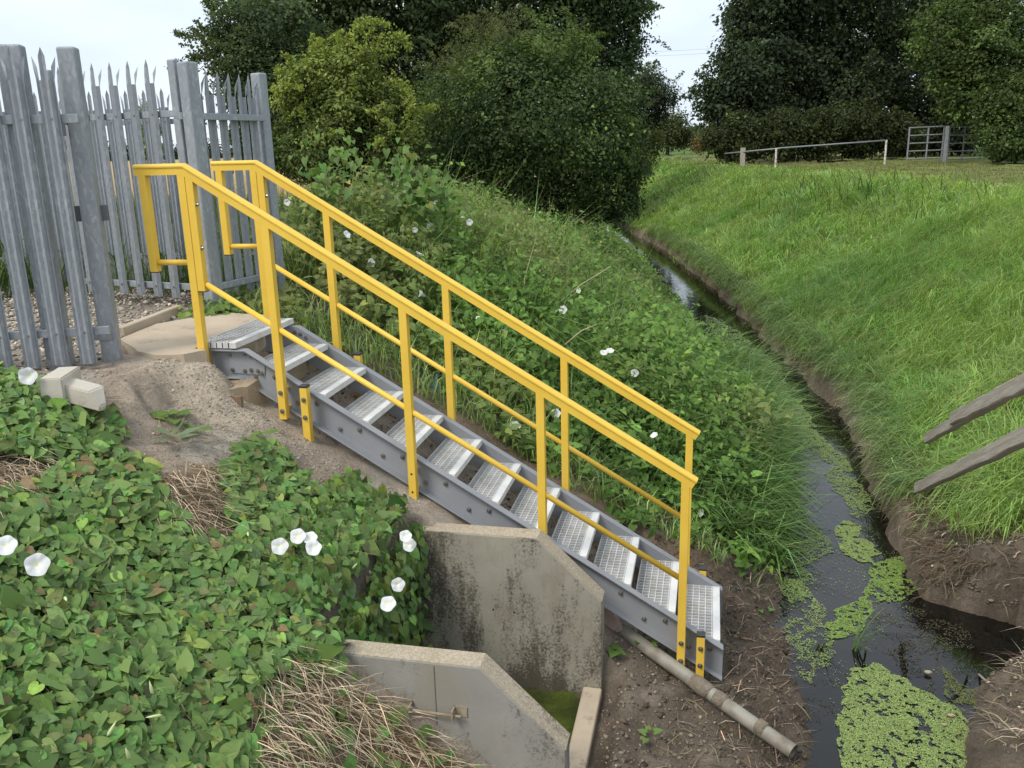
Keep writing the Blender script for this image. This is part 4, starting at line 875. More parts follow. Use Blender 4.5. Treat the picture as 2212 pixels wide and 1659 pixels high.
# seed heads and reeds standing on the crest
n = 240; y = rnd(n, 12, 44); x = xcr(y)-rnd(n, .2, 3.2); pos = np.stack([x, y, H(x, y)], 1); c = tint((.20, .22, .09), n, .2)
n2 = 260; y2 = rng.normal(19, 2.2, n2); x2 = xcr(y2)-1.3+rng.normal(0, .6, n2); pos2 = np.stack([x2, y2, H(x2, y2)], 1)
stuff('crest_reeds', [blades(pos, rnd(n, 0, 6.3), rnd(n, .05, .35), rnd(n, .6, .95), rnd(n, .012, .02), c, .4), blades(pos2, rnd(n2, 2.0, 5.0), rnd(n2, .3, 1.0), rnd(n2, .5, .95), rnd(n2, .016, .03), tint((.085, .15, .05), n2, .2), .5)], MAT['grass'], 'tall pale reed blades standing out along the crest of the right bank', 'reeds')
# dead roots and hanging turf along the foot of the right bank
n = 8000; y = 1.4+20*rng.random(n)**1.3; s = rnd(n, .02, .32); x = xr(y)+s; pos = np.stack([x, y, H(x, y)+.01], 1)
c = tint((.15, .115, .075), n, .4, .1); pk = (fbm(x, y, 3, 3, 23) > .54)*(np.abs(y-5.3) < 2.2); c[pk] = tint((.42, .35, .27), pk.sum(), .25, .06)
stuff('dead_turf', [blades(pos, rng.normal(math.pi, .8, n), rnd(n, 1.2, 2.0), rnd(n, .08, .22), rnd(n, .003, .007), c, .5)], MAT['dry'], 'matted dead roots hanging along the eroded foot of the right bank', 'roots')

# ------------------------------------------------------------------ herbs behind the stairs
def VH(x, y):
    t_ = (x-(xl(y)-4.15))/4.15
    return (.10+.80*sst(1.3, 3.6, y)-.34*sst(4.6, 6.4, y))*(.30+1.35*fbm(x, y, 1.0, 3, 61))*(1-.35*sst(.9, 1.8, x)*sst(5, 7, y)*(1-sst(9, 12, y)))*(.7+.3*sst(1.05, .7, t_))*sst(1.0, 1.25, y)*(1-.8*sst(.68, .92, t_)*sst(4.8, 7, y))*(1-.5*sst(.5, .8, t_)*sst(8, 11, y))
def herb_lot(n, y0, y1, nl, leaf, tv, tf, dens=1.0, power=1.0):
    y = y0+(y1-y0)*rng.random(n)**power; cl_ = xl(y)-4.15; x = cl_-.35+4.35*rng.random(n)+(0 if y0 < 4 else 0)
    bare = np.exp(-(((x-.55)/.75)**2+((y-1.25)/.42)**2))*1.25+np.exp(-(((x-1.7)/.8)**2+((y-.98)/.16)**2))+np.exp(-(((x-3.1)/.5)**2+((y-1.1)/.45)**2))+np.exp(-(((x+.75)/.55)**2+((y-2.0)/.5)**2))
    k_ = (rng.random(n) > bare)*(fbm(x, y, 1.5, 3, 67) > .30); x, y = x[k_], y[k_]; m = len(x); h = VH(x, y)*rnd(m, .55, 1.12)+.05
    base = np.stack([x, y, H(x, y)], 1); lean = rng.normal(size=(m, 2))*.22
    lean[:, 0] += .12
    typ = fbm(x, y, .8, 3, 71)
    i = np.repeat(np.arange(m), nl); f = rng.random(m*nl)**.75; r = .045+.05*(1-f)
    pos = base[i]+np.stack([lean[i, 0]*h[i]*f+rng.normal(size=m*nl)*r, lean[i, 1]*h[i]*f+rng.normal(size=m*nl)*r, h[i]*f+.02], 1)
    tone = np.exp(rng.normal(0, .16, m))*np.clip(.35+1.3*fbm(x, y, 1.9, 3, 73), .55, 1.6); c = np.array((.096, .172, .040))[None]*tone[i][:, None]*np.exp(rng.normal(0, .2, (m*nl, 1)))
    ol = np.clip((typ-.5)*5, 0, 1)[i][:, None]; c = c*(1-ol)+np.array((.145, .170, .060))*np.exp(rng.normal(0, .22, (m*nl, 1)))*ol
    hot = (rng.random(m*nl) < .08)[:, None]; c = np.where(hot, c*np.array((1.7, 1.5, 1.3)), c)
    nr = norm(np.array((.15, -.42, .80))+rng.normal(size=(m*nl, 3))*.42); ax = norm(np.array((.3, -.2, -.45))+rng.normal(size=(m*nl, 3))*.7)
    return base, h, lean, scatter(tv, tf, pos, *frames(nr, ax), leaf*rnd(m*nl, .5, 1.2), c)
P1 = herb_lot(900, 1.02, 4.2, 20, .072, HEART_V, HEART_F, power=.9); P2 = herb_lot(2000, 2.4, 8, 20, .065, DIA_V, DIA_F); P3 = herb_lot(1700, 7, 22, 18, .085, DIA_V, DIA_F); P4 = herb_lot(1100, 2.2, 12, 22, .075, LANCE_V, LANCE_F)
parts = [P1[3], P2[3], P3[3], P4[3]]
# pink willowherb flowers
b_, h_, l_ = P4[0], P4[1], P4[2]; sel = rng.random(len(b_)) < .30; tp = b_[sel]+np.stack([l_[sel, 0]*h_[sel], l_[sel, 1]*h_[sel], h_[sel]+.04], 1); tp = np.repeat(tp, 2, 0)+rng.normal(size=(2*len(tp), 3))*.03
parts.append(scatter(DIA_V, DIA_F, tp, *frames(rdir(len(tp)), rdir(len(tp))), rnd(len(tp), .014, .026), tint((.42, .12, .27), len(tp), .25)))
# mixed grass among the herbs
n = 24000; y = 1.1+12*rng.random(n)**1.2; x = xl(y)-4.4+4.3*rng.random(n); k_ = fbm(x, y, 1.1, 3, 81) > .45; x, y = x[k_], y[k_]; n = len(x)
pos = np.stack([x, y, H(x, y)], 1)
parts.append(blades(pos, rnd(n, 0, 6.3), rnd(n, .1, .7), (VH(x, y)+.10)*rnd(n, .8, 1.7), rnd(n, .006, .013), tint((.20, .27, .10), n, .35), .9))
stuff('bank_herbs', parts, MAT['leaf'], 'thick bank of tall mixed green weeds behind the staircase', 'weeds')
# long grass overhanging the left water edge
n = 9000; y = 1.7+5.3*rng.random(n); x = xl(y)-np.abs(rng.normal(0, .5, n))+.02; pos = np.stack([x, y, np.maximum(H(x, y), WZ)-.01], 1)
L = rnd(n, .5, 1.0)*(.5+.5*sst(1.6, 3.0, y)); c = tint((.16, .26, .085), n, .42, .1)
stuff('water_grass', [blades(pos, rng.normal(-.25, .9, n), np.abs(rng.normal(.4, .3, n)), L*rnd(n, .6, 1.3), rnd(n, .009, .020), c, 1.1)], MAT['grass'], 'long arching dark green grass overhanging the left water edge', 'grass')
# rough grass beyond the fence and along the far left
n = 16000; y = rnd(n, 1.9, 14); x = -1.0-9*rng.random(n)**1.5; pos = np.stack([x, y, H(x, y)], 1)
stuff('rough_grass', [blades(pos, rnd(n, 0, 6.3), rnd(n, .1, .6), rnd(n, .25, .7), rnd(n, .008, .018), tint((.085, .125, .04), n, .28), .7)], MAT['grass'], 'rough green grass growing behind the palisade yard', 'grass')
n = 2500; y = rnd(n, -2, 3.0); x = rnd(n, -6.5, -3.2); pos = np.stack([x, y, H(x, y)], 1)
stuff('yard_weeds', [blades(pos, rnd(n, 0, 6.3), rnd(n, .1, .6), rnd(n, .3, .9), rnd(n, .010, .02), tint((.08, .12, .04), n, .3), .7)], MAT['grass'], 'tall weeds at the back of the gravel yard', 'weeds')

# ------------------------------------------------------------------ foreground bindweed
def slope_normal(x, y):
    e = .06; return norm(np.stack([-(base_h(x+e, y)-base_h(x-e, y))/(2*e), -(base_h(x, y+e)-base_h(x, y-e))/(2*e), np.ones_like(x)], 1))
def vine_points(poly, dens):
    x0, y0 = poly.min(0); x1, y1 = poly.max(0); n = int((x1-x0)*(y1-y0)*dens); x = rnd(n, x0, x1); y = rnd(n, y0, y1)
    k_ = inpoly(x, y, poly)*(fbm(x, y, 2.6, 3, 91) > .13+.06*rng.random(n)); k_ &= ~((x > 1.12)*(y > -1.62)*(y < -.28)); return x[k_], y[k_]
pts = [vine_points(VINE1, 2600), vine_points(VINE2, 2350)]
vx = np.concatenate([p[0] for p in pts]); vy = np.concatenate([p[1] for p in pts]); n = len(vx)
nrm = slope_normal(vx, vy); lay = rng.random(n)**.7; lift = .012+(.035+.07*fbm(vx, vy, 3.5, 3, 95))*lay
vp = np.stack([vx, vy, H(vx, vy)], 1)+nrm*lift[:, None]
vn = norm(nrm*.75+np.array((.10, -.42, .35))+rng.normal(size=(n, 3))*.33); va = norm(np.array((.55, -.45, -.35))+rng.normal(size=(n, 3))*.75)
# hanging curtain over the headwall
m = 900; hx = rnd(m, 1.16, 1.28); hy = rnd(m, -1.58, -.30); hz = -1.02-.95*rng.random(m)**1.4*np.interp(hy, [-1.6, -1.0, -.3], [.55, .9, 1.0])
m3 = 620; h3x = rnd(m3, .80, 1.19); h3y = rnd(m3, -1.62, -.34); hx = np.concatenate([hx, h3x]); hy = np.concatenate([hy, h3y]); hz = np.concatenate([hz, np.maximum(H(h3x, h3y), -1.12)+rnd(m3, .03, .13)]); m += m3
vp = np.vstack([vp, np.stack([hx, hy, hz], 1)]); vn = np.vstack([vn, norm(np.array((.75, -.55, .35))+rng.normal(size=(m, 3))*.35)]); va = np.vstack([va, norm(np.array((.15, -.1, -1))+rng.normal(size=(m, 3))*.35)])
lay = np.concatenate([lay, rng.random(m)]); n = len(vp)
size = np.exp(rng.normal(math.log(.050), .30, n)); size = np.clip(size, .035, .125)
dist = (vp-CAM)@FWD; app = size/dist*(.35+.65*(lay > .45)); order = np.argsort(-app); big = np.zeros(n, bool)
uu = 1106+FPX*((vp-CAM)@RGT)/dist; vv = 829.5-FPX*((vp-CAM)@UPV)/dist; seen = (uu > 10)*(uu < 2200)*(vv < 1650)
big[[i for i in order if seen[i]][:300]] = True
bw = empty('bindweed_patch', (.3, -1.9, float(H(.3, -1.9))), 'dense carpet of heart leaved bindweed with white flowers on the near bank', 'bindweed')
s_ = ~big; fx, fy, fz = frames(vn, va)
tone = np.exp(rng.normal(0, .2, n)); vc = np.array((.148, .245, .070))[None]*tone[:, None]*np.exp(rng.normal(0, .1, (n, 3)))
yel = rng.random(n) < .10; vc[yel] *= np.array((1.6, 1.35, 1.1)); dead = rng.random(n) < .02; vc[dead] = (.26, .19, .09); drk = rng.random(n) < .2; vc[drk] *= .7
pv = STRAW[2]; sx_ = rnd(170, *np.array((pv[:, 0].min(), pv[:, 0].max()))); sy_ = rnd(170, pv[:, 1].min(), pv[:, 1].max()); ok_ = inpoly(sx_, sy_, pv); sx_, sy_ = sx_[ok_], sy_[ok_]; k9 = len(sx_)
extra = scatter(H2_V, H2_F, np.stack([sx_, sy_, H(sx_, sy_)+rnd(k9, .03, .08)], 1), *frames(norm(np.array((.3, -.4, .7))+rng.normal(size=(k9, 3))*.3), norm(np.array((.5, -.5, -.3))+rng.normal(size=(k9, 3))*.6)), rnd(k9, .04, .08), tint((.105, .195, .05), k9, .2))
stuff('leaf_mass', [extra, scatter(H2_V, H2_F, vp[s_], fx[s_], fy[s_], fz[s_], size[s_], vc[s_])], MAT['vine'], parent=bw)
lm = []
for i in range(6):
    v_ = np.array(H2_V)*np.array((rng.uniform(.85, 1.15), 1, rng.uniform(.3, 1.6)))+rng.normal(size=(20, 3))*np.array((.012, .012, .02)); v_[0] = 0
    me = raw_mesh('leaf', v_, H2_F, MAT['vineobj'], smooth=True); lm.append(me)
for i in np.where(big)[0]:
    o_ = put('leaf', lm[i % 6], vp[i], bw, Matrix((fx[i], fy[i], fz[i])).transposed().to_quaternion()); o_.scale = [float(size[i])]*3
# stems creeping through the leaves
tw = []
n = 900; ix = rng.integers(0, len(vx), n); pos = np.stack([vx[ix], vy[ix], H(vx[ix], vy[ix])+.03], 1)
stuff('stem_mass', [blades(pos, rnd(n, 0, 6.3), rnd(n, .9, 1.5), rnd(n, .1, .3), rnd(n, .002, .004), tint((.13, .12, .05), n, .3), .4)], MAT['dry'], parent=bw)
def flower_mesh(name, ph=0.0, cup=1.0):
    n_ = 30; vs = [(0, 0, .030)]; fs = []; mi = []
    def ring(r, z, lob):
        i = len(vs)
        for k_ in range(n_):
            q = 2*math.pi*k_/n_+ph; w_ = 1+lob*(.05*math.cos(5*q)+.025*math.sin(3*q+.7)); vs.append((r*w_*math.cos(q), r*w_*math.sin(q), z+lob*(.0022*math.cos(5*q+1)+.0012*math.sin(8*q))))
        return i
    rs = [ring(.006, .034, 0), ring(.012, .038, .1), ring(.021, .038+.004*cup, .5), ring(.031, .038+.0065*cup, .9), ring(.040, .038+.007*cup, 1.0)]
    fs += [(0, rs[0]+k_, rs[0]+(k_+1) % n_) for k_ in range(n_)]; mi += [1]*n_
    for j in range(4):
        fs += [(rs[j]+k_, rs[j+1]+k_, rs[j+1]+(k_+1) % n_, rs[j]+(k_+1) % n_) for k_ in range(n_)]; mi += [1 if j == 0 else 0]*n_
    bk = [ring(.0402, .0375+.007*cup, 1.0), ring(.024, .034, .5), ring(.011, .022, 0), ring(.005, .008, 0), ring(.003, 0, 0)]
    for j in range(4):
        fs += [(bk[j]+k_, bk[j]+(k_+1) % n_, bk[j+1]+(k_+1) % n_, bk[j+1]+k_) for k_ in range(n_)]; mi += [0]*n_
    me = bpy.data.meshes.new(name); me.from_pydata(vs, [], fs); me.materials.append(MAT['petal']); me.materials.append(MAT['throat'])
    me.polygons.foreach_set('material_index', mi); me.polygons.foreach_set('use_smooth', [True]*len(fs)); me.update(); return me
FM = [flower_mesh('flower', 0, 1.0), flower_mesh('flower', .8, 1.5), flower_mesh('flower', 2.1, .6), flower_mesh('flower', 3.7, 1.9)]
def veg_hit(u, v, vh, back=0.0):
    d = ray(u, v); t_ = 2.0
    while t_ < 60:
        q_ = CAM+d*t_
        if q_[2] < float(H(q_[0], q_[1]))+vh(q_[0], q_[1]): break
        t_ += .02
    return CAM+d*(t_-back)
def flower(par, pt, face, sc_):
    dv = Vector(face).normalized(); q_ = dv.to_track_quat('Z', 'Y'); o_ = put('flower', FM[int(rng.integers(4))], np.array(pt)-np.array(dv)*.045*sc_, par, q_); o_.scale = (sc_,)*3; return o_
for u, v, sc_ in ((12, 1178, 1.0), (80, 1220, 1.12), (604, 1180, 1.0), (643, 1158, .95), (670, 1162, .85), (677, 1184, .95), (876, 1158, .8), (884, 1177, .9), (860, 1263, .9), (838, 1304, 1.0), (60, 812, 1.1)):
    p = veg_hit(u, v, lambda a, b: .20); tc_ = CAM-p; f_ = norm(norm(tc_)+rng.normal(size=3)*.18+np.array((0, 0, .12)))
    if u > 830: d_ = ray(u, v); p = CAM+d_*((1.36-CAM[0])/d_[0])
    flower(bw, p, f_, sc_)
bud = MB().tube([(0, 0, 0), (0, 0, .012), (0, 0, .03), (0, 0, .06)], [.003, .0065, .006, .001], 7).mesh('bud', MAT['bud'], smooth=True)
for u, v in ((140, 1290), (232, 1590), (350, 1545), (20, 1200), (535, 1150), (490, 1165), (330, 1500), (845, 1340), (800, 1240), (760, 1230), (280, 1640)):
    p = veg_hit(u, v, lambda a, b: .13); q_ = Vector(norm(np.array((0, -.2, .8))+rng.normal(size=3)*.4)).to_track_quat('Z', 'Y'); put('bud', bud, p, bw, q_)
# bindweed behind the stairs: flowers and a climbing plume
bb = empty('bindweed_plant', (1.2, 2.6, float(H(1.2, 2.6))), 'bindweed scrambling through the weeds behind the staircase with scattered white flowers', 'bindweed')
for u, v, sc_ in ((937, 434, .95), (940, 450, .9), (1014, 480, .85), (930, 489, .95), (907, 548, .95), (896, 497, .7), (750, 506, .9), (803, 567, .95), (912, 634, 1.0), (1033, 686, .6), (1216, 669, .95), (1305, 762, .85), (1318, 758, .85), (1250, 628, .6), (1201, 893, .95), (1113, 921, 1.0), (1413, 940, .8), (1514, 1108, .8), (1371, 806, .9), (1000, 470, .5), (862, 402, .7), (858, 425, .7), (885, 560, .5), (620, 437, .8), (850, 398, .5), (1090, 715, .5)):
    p = veg_hit(u, v, lambda a, b: float(VH(a, b))*1.02+.05, .03); f_ = norm(norm(CAM-p)+rng.normal(size=3)*.4+np.array((0, 0, .25))); flower(bb, p, f_, sc_)
pl_ = []; stem = MB()
for (u, v, D, wpx, n) in ((880, 405, 8.6, 26, 130), (905, 430, 8.5, 30, 120), (958, 430, 9.0, 12, 45), (870, 372, 8.6, 12, 30), (730, 395, 8.4, 34, 130), (700, 420, 8.3, 20, 60)):
    c = atd(u, v, D); m_ = rng.normal(size=(n, 3))*np.array((wpx, wpx, wpx*1.5))/FPX*D; q_ = c+m_
    pl_.append(scatter(HEART_V, HEART_F, q_, *frames(norm(np.array((.2, -.7, .5))+rng.normal(size=(n, 3))*.4), norm(np.array((.1, -.1, -1))+rng.normal(size=(n, 3))*.4)), rnd(n, .05, .10), tint((.115, .19, .045), n, .2)))
    stem.tube([(c[0], c[1], float(H(c[0], c[1]))), (c[0]+.03, c[1], c[2]-.25), c], [.006, .005, .003], 5)
stuff('leaf_mass', pl_, MAT['vine'], parent=bb); stem.build('stem', MAT['bark'], bb); bpy.data.objects[bb.children[-1].name]['kind'] = 'stuff'
p = atd(868, 366, 8.55); flower(bb, p, norm(np.array((-.6, -.3, .7))), 1.0)
dh = MB(); c = atd(893, 365, 8.6)
for k_ in range(14): dh.tube([c+np.array((0, 0, -.10)), c+np.array((rng.uniform(-.07, .07), rng.uniform(-.07, .07), rng.uniform(-.02, .03)))], [.002, .004], 4)
dh.tube([(c[0], c[1], float(H(c[0], c[1]))), c+np.array((0, 0, -.09))], .004, 5)
o_ = dh.build('hogweed_head', plain('dead_umbel', (.25, .17, .09), (.18, .12, .06), .9, 30)); tag(o_, 'dry brown seed head standing above the weeds beside the white flower', 'seed head')

# ------------------------------------------------------------------ duckweed and water debris
def duck(poly, dens, thr, col, o):
    P_ = np.array([onz(u, v, WZ)[:2] for u, v in poly]); x0, y0 = P_.min(0); x1, y1 = P_.max(0); n = int((x1-x0)*(y1-y0)*dens); x = rnd(n, x0, x1); y = rnd(n, y0, y1)
    jx = (fbm(x, y, 5, 3, o)-.5)*.22; jy = (fbm(x, y, 5, 3, o+9)-.5)*.22
    k_ = inpoly(x+jx, y+jy, P_)*(fbm(x, y, 9, 4, o+3)+.10*rng.random(n) > thr)*(fbm(x, y, 34, 2, o+5) > .33) | (rng.random(n) < .012)*(fbm(x, y, 3, 2, o+21) > .5); x, y = x[k_], y[k_]; n = len(x)
    pos = np.stack([x, y, WZ+.003+rnd(n, 0, .006)], 1); a = rnd(n, 0, 6.28); fx = np.stack([np.cos(a), np.sin(a), rng.normal(0, .06, n)], 1); nz_ = norm(rng.normal(size=(n, 3))*.12+np.array((0, 0, 1.)))
    t5 = [(math.cos(2*math.pi*k/5), math.sin(2*math.pi*k/5), 0) for k in range(5)]
    return scatter(t5, [(0,1,2),(0,2,3),(0,3,4)], pos, *frames(nz_, fx), rnd(n, .0019, .0044)*np.interp(y, [0, 4, 10], [1, 1.4, 2.6]), tint(col, n, .2, .08))
DW = (.26, .345, .105); parts = [
    duck([(1805,1590),(1815,1500),(1850,1450),(1905,1435),(1950,1460),(2000,1500),(2060,1550),(2110,1590),(2120,1700),(2060,1760),(1860,1760),(1830,1660)], 66000, .27, DW, 1),
    duck([(1780,1365),(1800,1325),(1860,1300),(1875,1260),(1900,1215),(1960,1195),(2010,1225),(2005,1270),(1960,1290),(1905,1310),(1850,1365),(1800,1380)], 62000, .32, (.21, .31, .07), 2),
    duck([(1805,1150),(1830,1125),(1860,1150),(1905,1195),(1880,1220),(1850,1215),(1815,1190)], 60000, .38, DW, 3),
    duck([(1690,850),(1740,880),(1760,930),(1800,960),(1835,1010),(1865,1060),(1890,1100),(1850,1120),(1800,1060),(1790,1000),(1740,965),(1700,920),(1675,880)], 22000, .38, DW, 4),
    duck([(1650,1030),(1700,1000),(1720,1050),(1735,1110),(1770,1150),(1800,1190),(1745,1230),(1760,1290),(1720,1320),(1680,1290),(1650,1180)], 26000, .40, (.19, .27, .085), 5),
    duck([(1520,680),(1560,690),(1620,740),(1690,800),(1700,850),(1660,860),(1600,780),(1540,720)], 5000, .45, (.19, .26, .10), 6),
    duck([(1650,860),(1700,900),(1720,950),(1680,960),(1640,920)], 16000, .48, DW, 7),
    duck([(1590,1640),(1660,1600),(1720,1620),(1740,1740),(1560,1740)], 30000, .40, (.20, .24, .06), 8),
    duck([(1700,1240),(1780,1300),(1800,1420),(1730,1480),(1700,1400)], 18000, .50, DW, 10),
    duck([(2030,1440),(2110,1500),(2160,1600),(2160,1700),(2060,1640)], 26000, .48, (.15, .17, .05), 12)]
stuff('duckweed', parts, MAT['duck'], 'bright green duckweed floating in patches on the ditch', 'duckweed')
parts = [duck([(1880,1330),(1990,1310),(2080,1350),(2110,1400),(2040,1410),(1980,1430),(1900,1400)], 9000, .54, (.095, .085, .05), 14), duck([(1860,1340),(1920,1330),(2010,1440),(2030,1520),(1990,1500),(1930,1430)], 8000, .56, (.05, .045, .03), 15), duck([(1720,1420),(1800,1400),(1830,1460),(1790,1560),(1740,1560)], 7000, .62, (.06, .055, .03), 16)]
stuff('floating_debris', parts, MAT['dry'], 'brown leaf litter floating in the dark inlet on the right', 'litter')
# reeds standing in the water
def reed(label, u, v, n, L, az0, azs):
    p = onz(u, v, WZ); root = empty('reed_clump', (p[0], p[1], WZ-.1), label, 'reed')
    for k_ in range(n):
        a = np.array([az0+rng.uniform(-azs, azs)]); q_ = np.array([[p[0]+rng.normal()*.03, p[1]+rng.normal()*.03, WZ-.05]]); l_ = rng.uniform(.6, 1.1)*L
        d = np.array((math.cos(a[0]), math.sin(a[0]), 0)); sd = np.array((-d[1], d[0], 0)); vs = []; fs = []; ns = 7; le = rng.uniform(.05, .5); dr = rng.uniform(.8, 1.9); c = q_[0].copy(); wd_ = rng.uniform(.012, .02)
        for j in range(ns):
            f = j/(ns-1); w_ = wd_*(1-.9*f**2)*(.55+.45*min(1, f*4)); vs += [c-sd*w_/2, c+np.array((0, 0, -.003)), c+sd*w_/2]; t_ = le+dr*f; c = c+(d*math.sin(t_)+np.array((0, 0, math.cos(t_))))*l_/ns
        for j in range(ns-1): fs += [(3*j, 3*j+1, 3*j+4, 3*j+3), (3*j+1, 3*j+2, 3*j+5, 3*j+4)]
        MB().add(vs, fs).build('blade', MAT['reed'], root, smooth=True)
    return root
MAT['reed'] = leafmat('reed_blade', 'obj', .5, .25, .4, cols=[(0., (.07, .13, .04)), (.6, (.10, .17, .055)), (1., (.20, .22, .09))])
reed('reed clump standing alone in the middle of the stream near the stairs', 1850, 1405, 9, .48, -.6, 2.2)
reed('small reed sprig in the water left of the lone reed clump', 1760, 1395, 4, .28, -1.0, 1.2)
reed('reed clump at the left water edge beyond the foot of the stairs', 1610, 1300, 11, .55, -.5, 1.6)
reed('reeds rising from the duckweed at the left of the stream', 1700, 1200, 8, .5, -.3, 1.8)
reed('reed sprig growing through the mud beside the drain pipe', 1545, 1580, 6, .34, -1.0, 2.4)
reed('thin reeds in front of the drain pipe by the last post', 1480, 1500, 5, .26, -.8, 2.0)
reed('reed stem bent over the duckweed at the lower right', 2085, 1470, 4, .55, 3.6, .6)

# ------------------------------------------------------------------ stones, straw, sticks
def stones(x, y, sz, col, up=.3):
    sz = np.minimum(sz, np.median(sz)*2.4); col = col*np.exp(rng.normal(0, .02, col.shape)); g_ = col.mean(1, keepdims=True); col = g_*(np.median(col, 0)/np.median(g_))*.75+col*.25
    n = len(x); z = H(x, y); pos = np.stack([x, y, z+sz*up], 1); fx, fy, fz = frames(norm(rng.normal(size=(n, 3))*.5+np.array((0, 0, 1.))), rdir(n)); s3 = np.stack([sz*rnd(n, .7, 1.4), sz*rnd(n, .7, 1.3), sz*rnd(n, .45, .85)], 1)
    return scatter(OCT_V, OCT_F, pos, fx, fy, fz, s3, col)
n = 9000; x = rnd(n, -4.2, -.75); y = rnd(n, -1.4, 2.2); k_ = ~((x > -1.05)*(y > -.2)*(y < 1.0)); x, y = x[k_], y[k_]; n = len(x)
c = tint((.36, .31, .25), n, .35, .08); c[rng.random(n) < .12] = (.55, .52, .46)
stuff('yard_gravel', [stones(x, y, np.exp(rng.normal(math.log(.013), .4, n)), c)], MAT['stone'], 'loose pale gravel covering the yard behind the fence', 'gravel')
n = 9000; t_ = rng.random(n); x = rnd(n, -.35, 1.9); y = rng.normal(-.28, .22, n); k_ = (y < -.12)*(y > -1.0)*(x < 1.2+.5*(y+.2)); x, y = x[k_], y[k_]; n = len(x)
c = tint((.40, .35, .285), n, .20, .04); sz = np.exp(rng.normal(math.log(.0034), .5, n))
n3 = 1000; x3 = rnd(n3, -.9, .8); y3 = rnd(n3, -1.3, -.3); c3 = tint((.36, .29, .22), n3, .35)
n4 = 1500; x4 = rnd(n4, 4.55, 6.0); y4 = rnd(n4, -.4, 1.9); c4 = tint((.20, .16, .12), n4, .5); x4 = np.maximum(x4, xr(y4)+.05)
n5 = 500; x5 = rnd(n5, 2.4, 3.4); y5 = rnd(n5, -1.6, .9); c5 = tint((.20, .165, .125), n5, .4)
n7 = 260; x7 = rnd(n7, 2.5, 3.5); y7 = rnd(n7, -1.3, 1.3); c7 = tint((.085, .064, .046), n7, .4)
nA = 5200; xA = np.concatenate([rnd(3000, 2.36, 3.55), rnd(2200, 4.5, 6.4)]); yA = np.concatenate([rnd(3000, -1.7, 1.8), rnd(2200, -.5, 2.5)]); xA = np.where(xA > 4.3, np.maximum(xA, xr(yA)+.04), xA); cA = np.where((xA > 4.3)[:, None], tint((.16, .125, .09), nA, .35), np.where(((xA > 3.0)|(yA > .1))[:, None], tint((.112, .09, .068), nA, .35), tint((.22, .18, .14), nA, .3)))
n6 = 2500; x6 = rnd(n6, 0.1, 3.0); y6 = rnd(n6, 0.05, 1.0); c6 = tint((.20, .16, .12), n6, .4)
stuff('loose_rubble', [stones(x, y, sz, c), stones(x3, y3, np.exp(rng.normal(math.log(.0042), .6, n3)), c3), stones(x4, y4, np.exp(rng.normal(math.log(.010), .5, n4)), c4), stones(x5, y5, np.exp(rng.normal(math.log(.007), .5, n5)), c5), stones(x7, y7, np.exp(rng.normal(math.log(.014), .5, n7)), c7, .1), stones(xA, yA, np.exp(rng.normal(math.log(.0085), .5, nA)), cA, .15), stones(x6, y6, np.exp(rng.normal(math.log(.007), .4, n6)), c6)], MAT['stone'], 'fine grey crumbs of soil and stone on the bare slope by the stairs', 'rubble')
parts = []
for pl in STRAW:
    x0, y0 = pl.min(0); x1, y1 = pl.max(0); n = int((x1-x0)*(y1-y0)*3300); x = rnd(n, x0, x1); y = rnd(n, y0, y1); k_ = inpoly(x+(fbm(x, y, 4, 2, 3)-.5)*.2, y, pl); x, y = x[k_], y[k_]; n = len(x)
    pos = np.stack([x, y, H(x, y)+rnd(n, .004, .035)], 1); c = tint((.52, .42, .29), n, .3, .06); dk_ = rng.random(n) < .35; c[dk_] = tint((.20, .145, .09), dk_.sum(), .3)
    parts.append(blades(pos, np.where(rng.random(n) < .6, rng.normal(-.6, .35, n), rng.normal(-.5, 1.5, n)), rnd(n, 1.32, 1.72), rnd(n, .05, .30), rnd(n, .0025, .0055), c, .25))
n = 1500; x = rnd(n, -.5, 1.6); y = rnd(n, -2.6, -.5); pos = np.stack([x, y, H(x, y)+.01], 1); k_ = ~((x > 1.05)*(y > -1.7)); pos = pos[k_]; n = len(pos)
parts.append(blades(pos, rnd(n, 0, 6.3), rnd(n, 1.3, 1.7), rnd(n, .08, .28), rnd(n, .002, .004), tint((.33, .25, .15), n, .35), .3))
stuff('dead_straw', parts, MAT['dry'], 'mat of dead straw coloured stalks between the bindweed leaves', 'straw')
# roots and sticks in the right-hand mud
n = 2200; x = rnd(n, 4.5, 6.4); y = rnd(n, -.5, 2.6); k_ = x > xr(y)+.05; x, y = x[k_], y[k_]; n = len(x); pos = np.stack([x, y, H(x, y)+.01], 1); c = tint((.24, .19, .13), n, .5); 
n8 = 700; x8 = rnd(n8, 2.75, 3.5); y8 = rnd(n8, -1.2, 1.9); p8 = np.stack([x8, y8, H(x8, y8)+.01], 1)
n9 = 260; x9 = rnd(n9, 4.6, 6.2); y9 = rnd(n9, .6, 2.3); p9 = np.stack([x9, y9, H(x9, y9)+.015], 1)
stuff('mud_roots', [blades(p8, rnd(n8, 0, 6.3), rnd(n8, 1.0, 1.8), rnd(n8, .05, .22), rnd(n8, .003, .006), tint((.20, .155, .105), n8, .5), .5), blades(p9, rnd(n9, 2.5, 4), rnd(n9, 1.2, 2.2), rnd(n9, .03, .10), rnd(n9, .006, .018), tint((.42, .36, .29), n9, .3), .6), blades(pos, rng.normal(3.3, 1.0, n), rnd(n, 1.1, 1.9), rnd(n, .06, .30), rnd(n, .003, .007), c, .5)], MAT['dry'], 'tangle of dead roots on the bare mud beside the stream', 'roots')
def stick(name, label, cat, pts, r0, r1, mat=None):
    o_ = MB().tube(pts, list(np.linspace(r0, r1, len(pts))), 7).build(name, mat or MAT['stickm'], smooth=True); return tag(o_, label, cat)
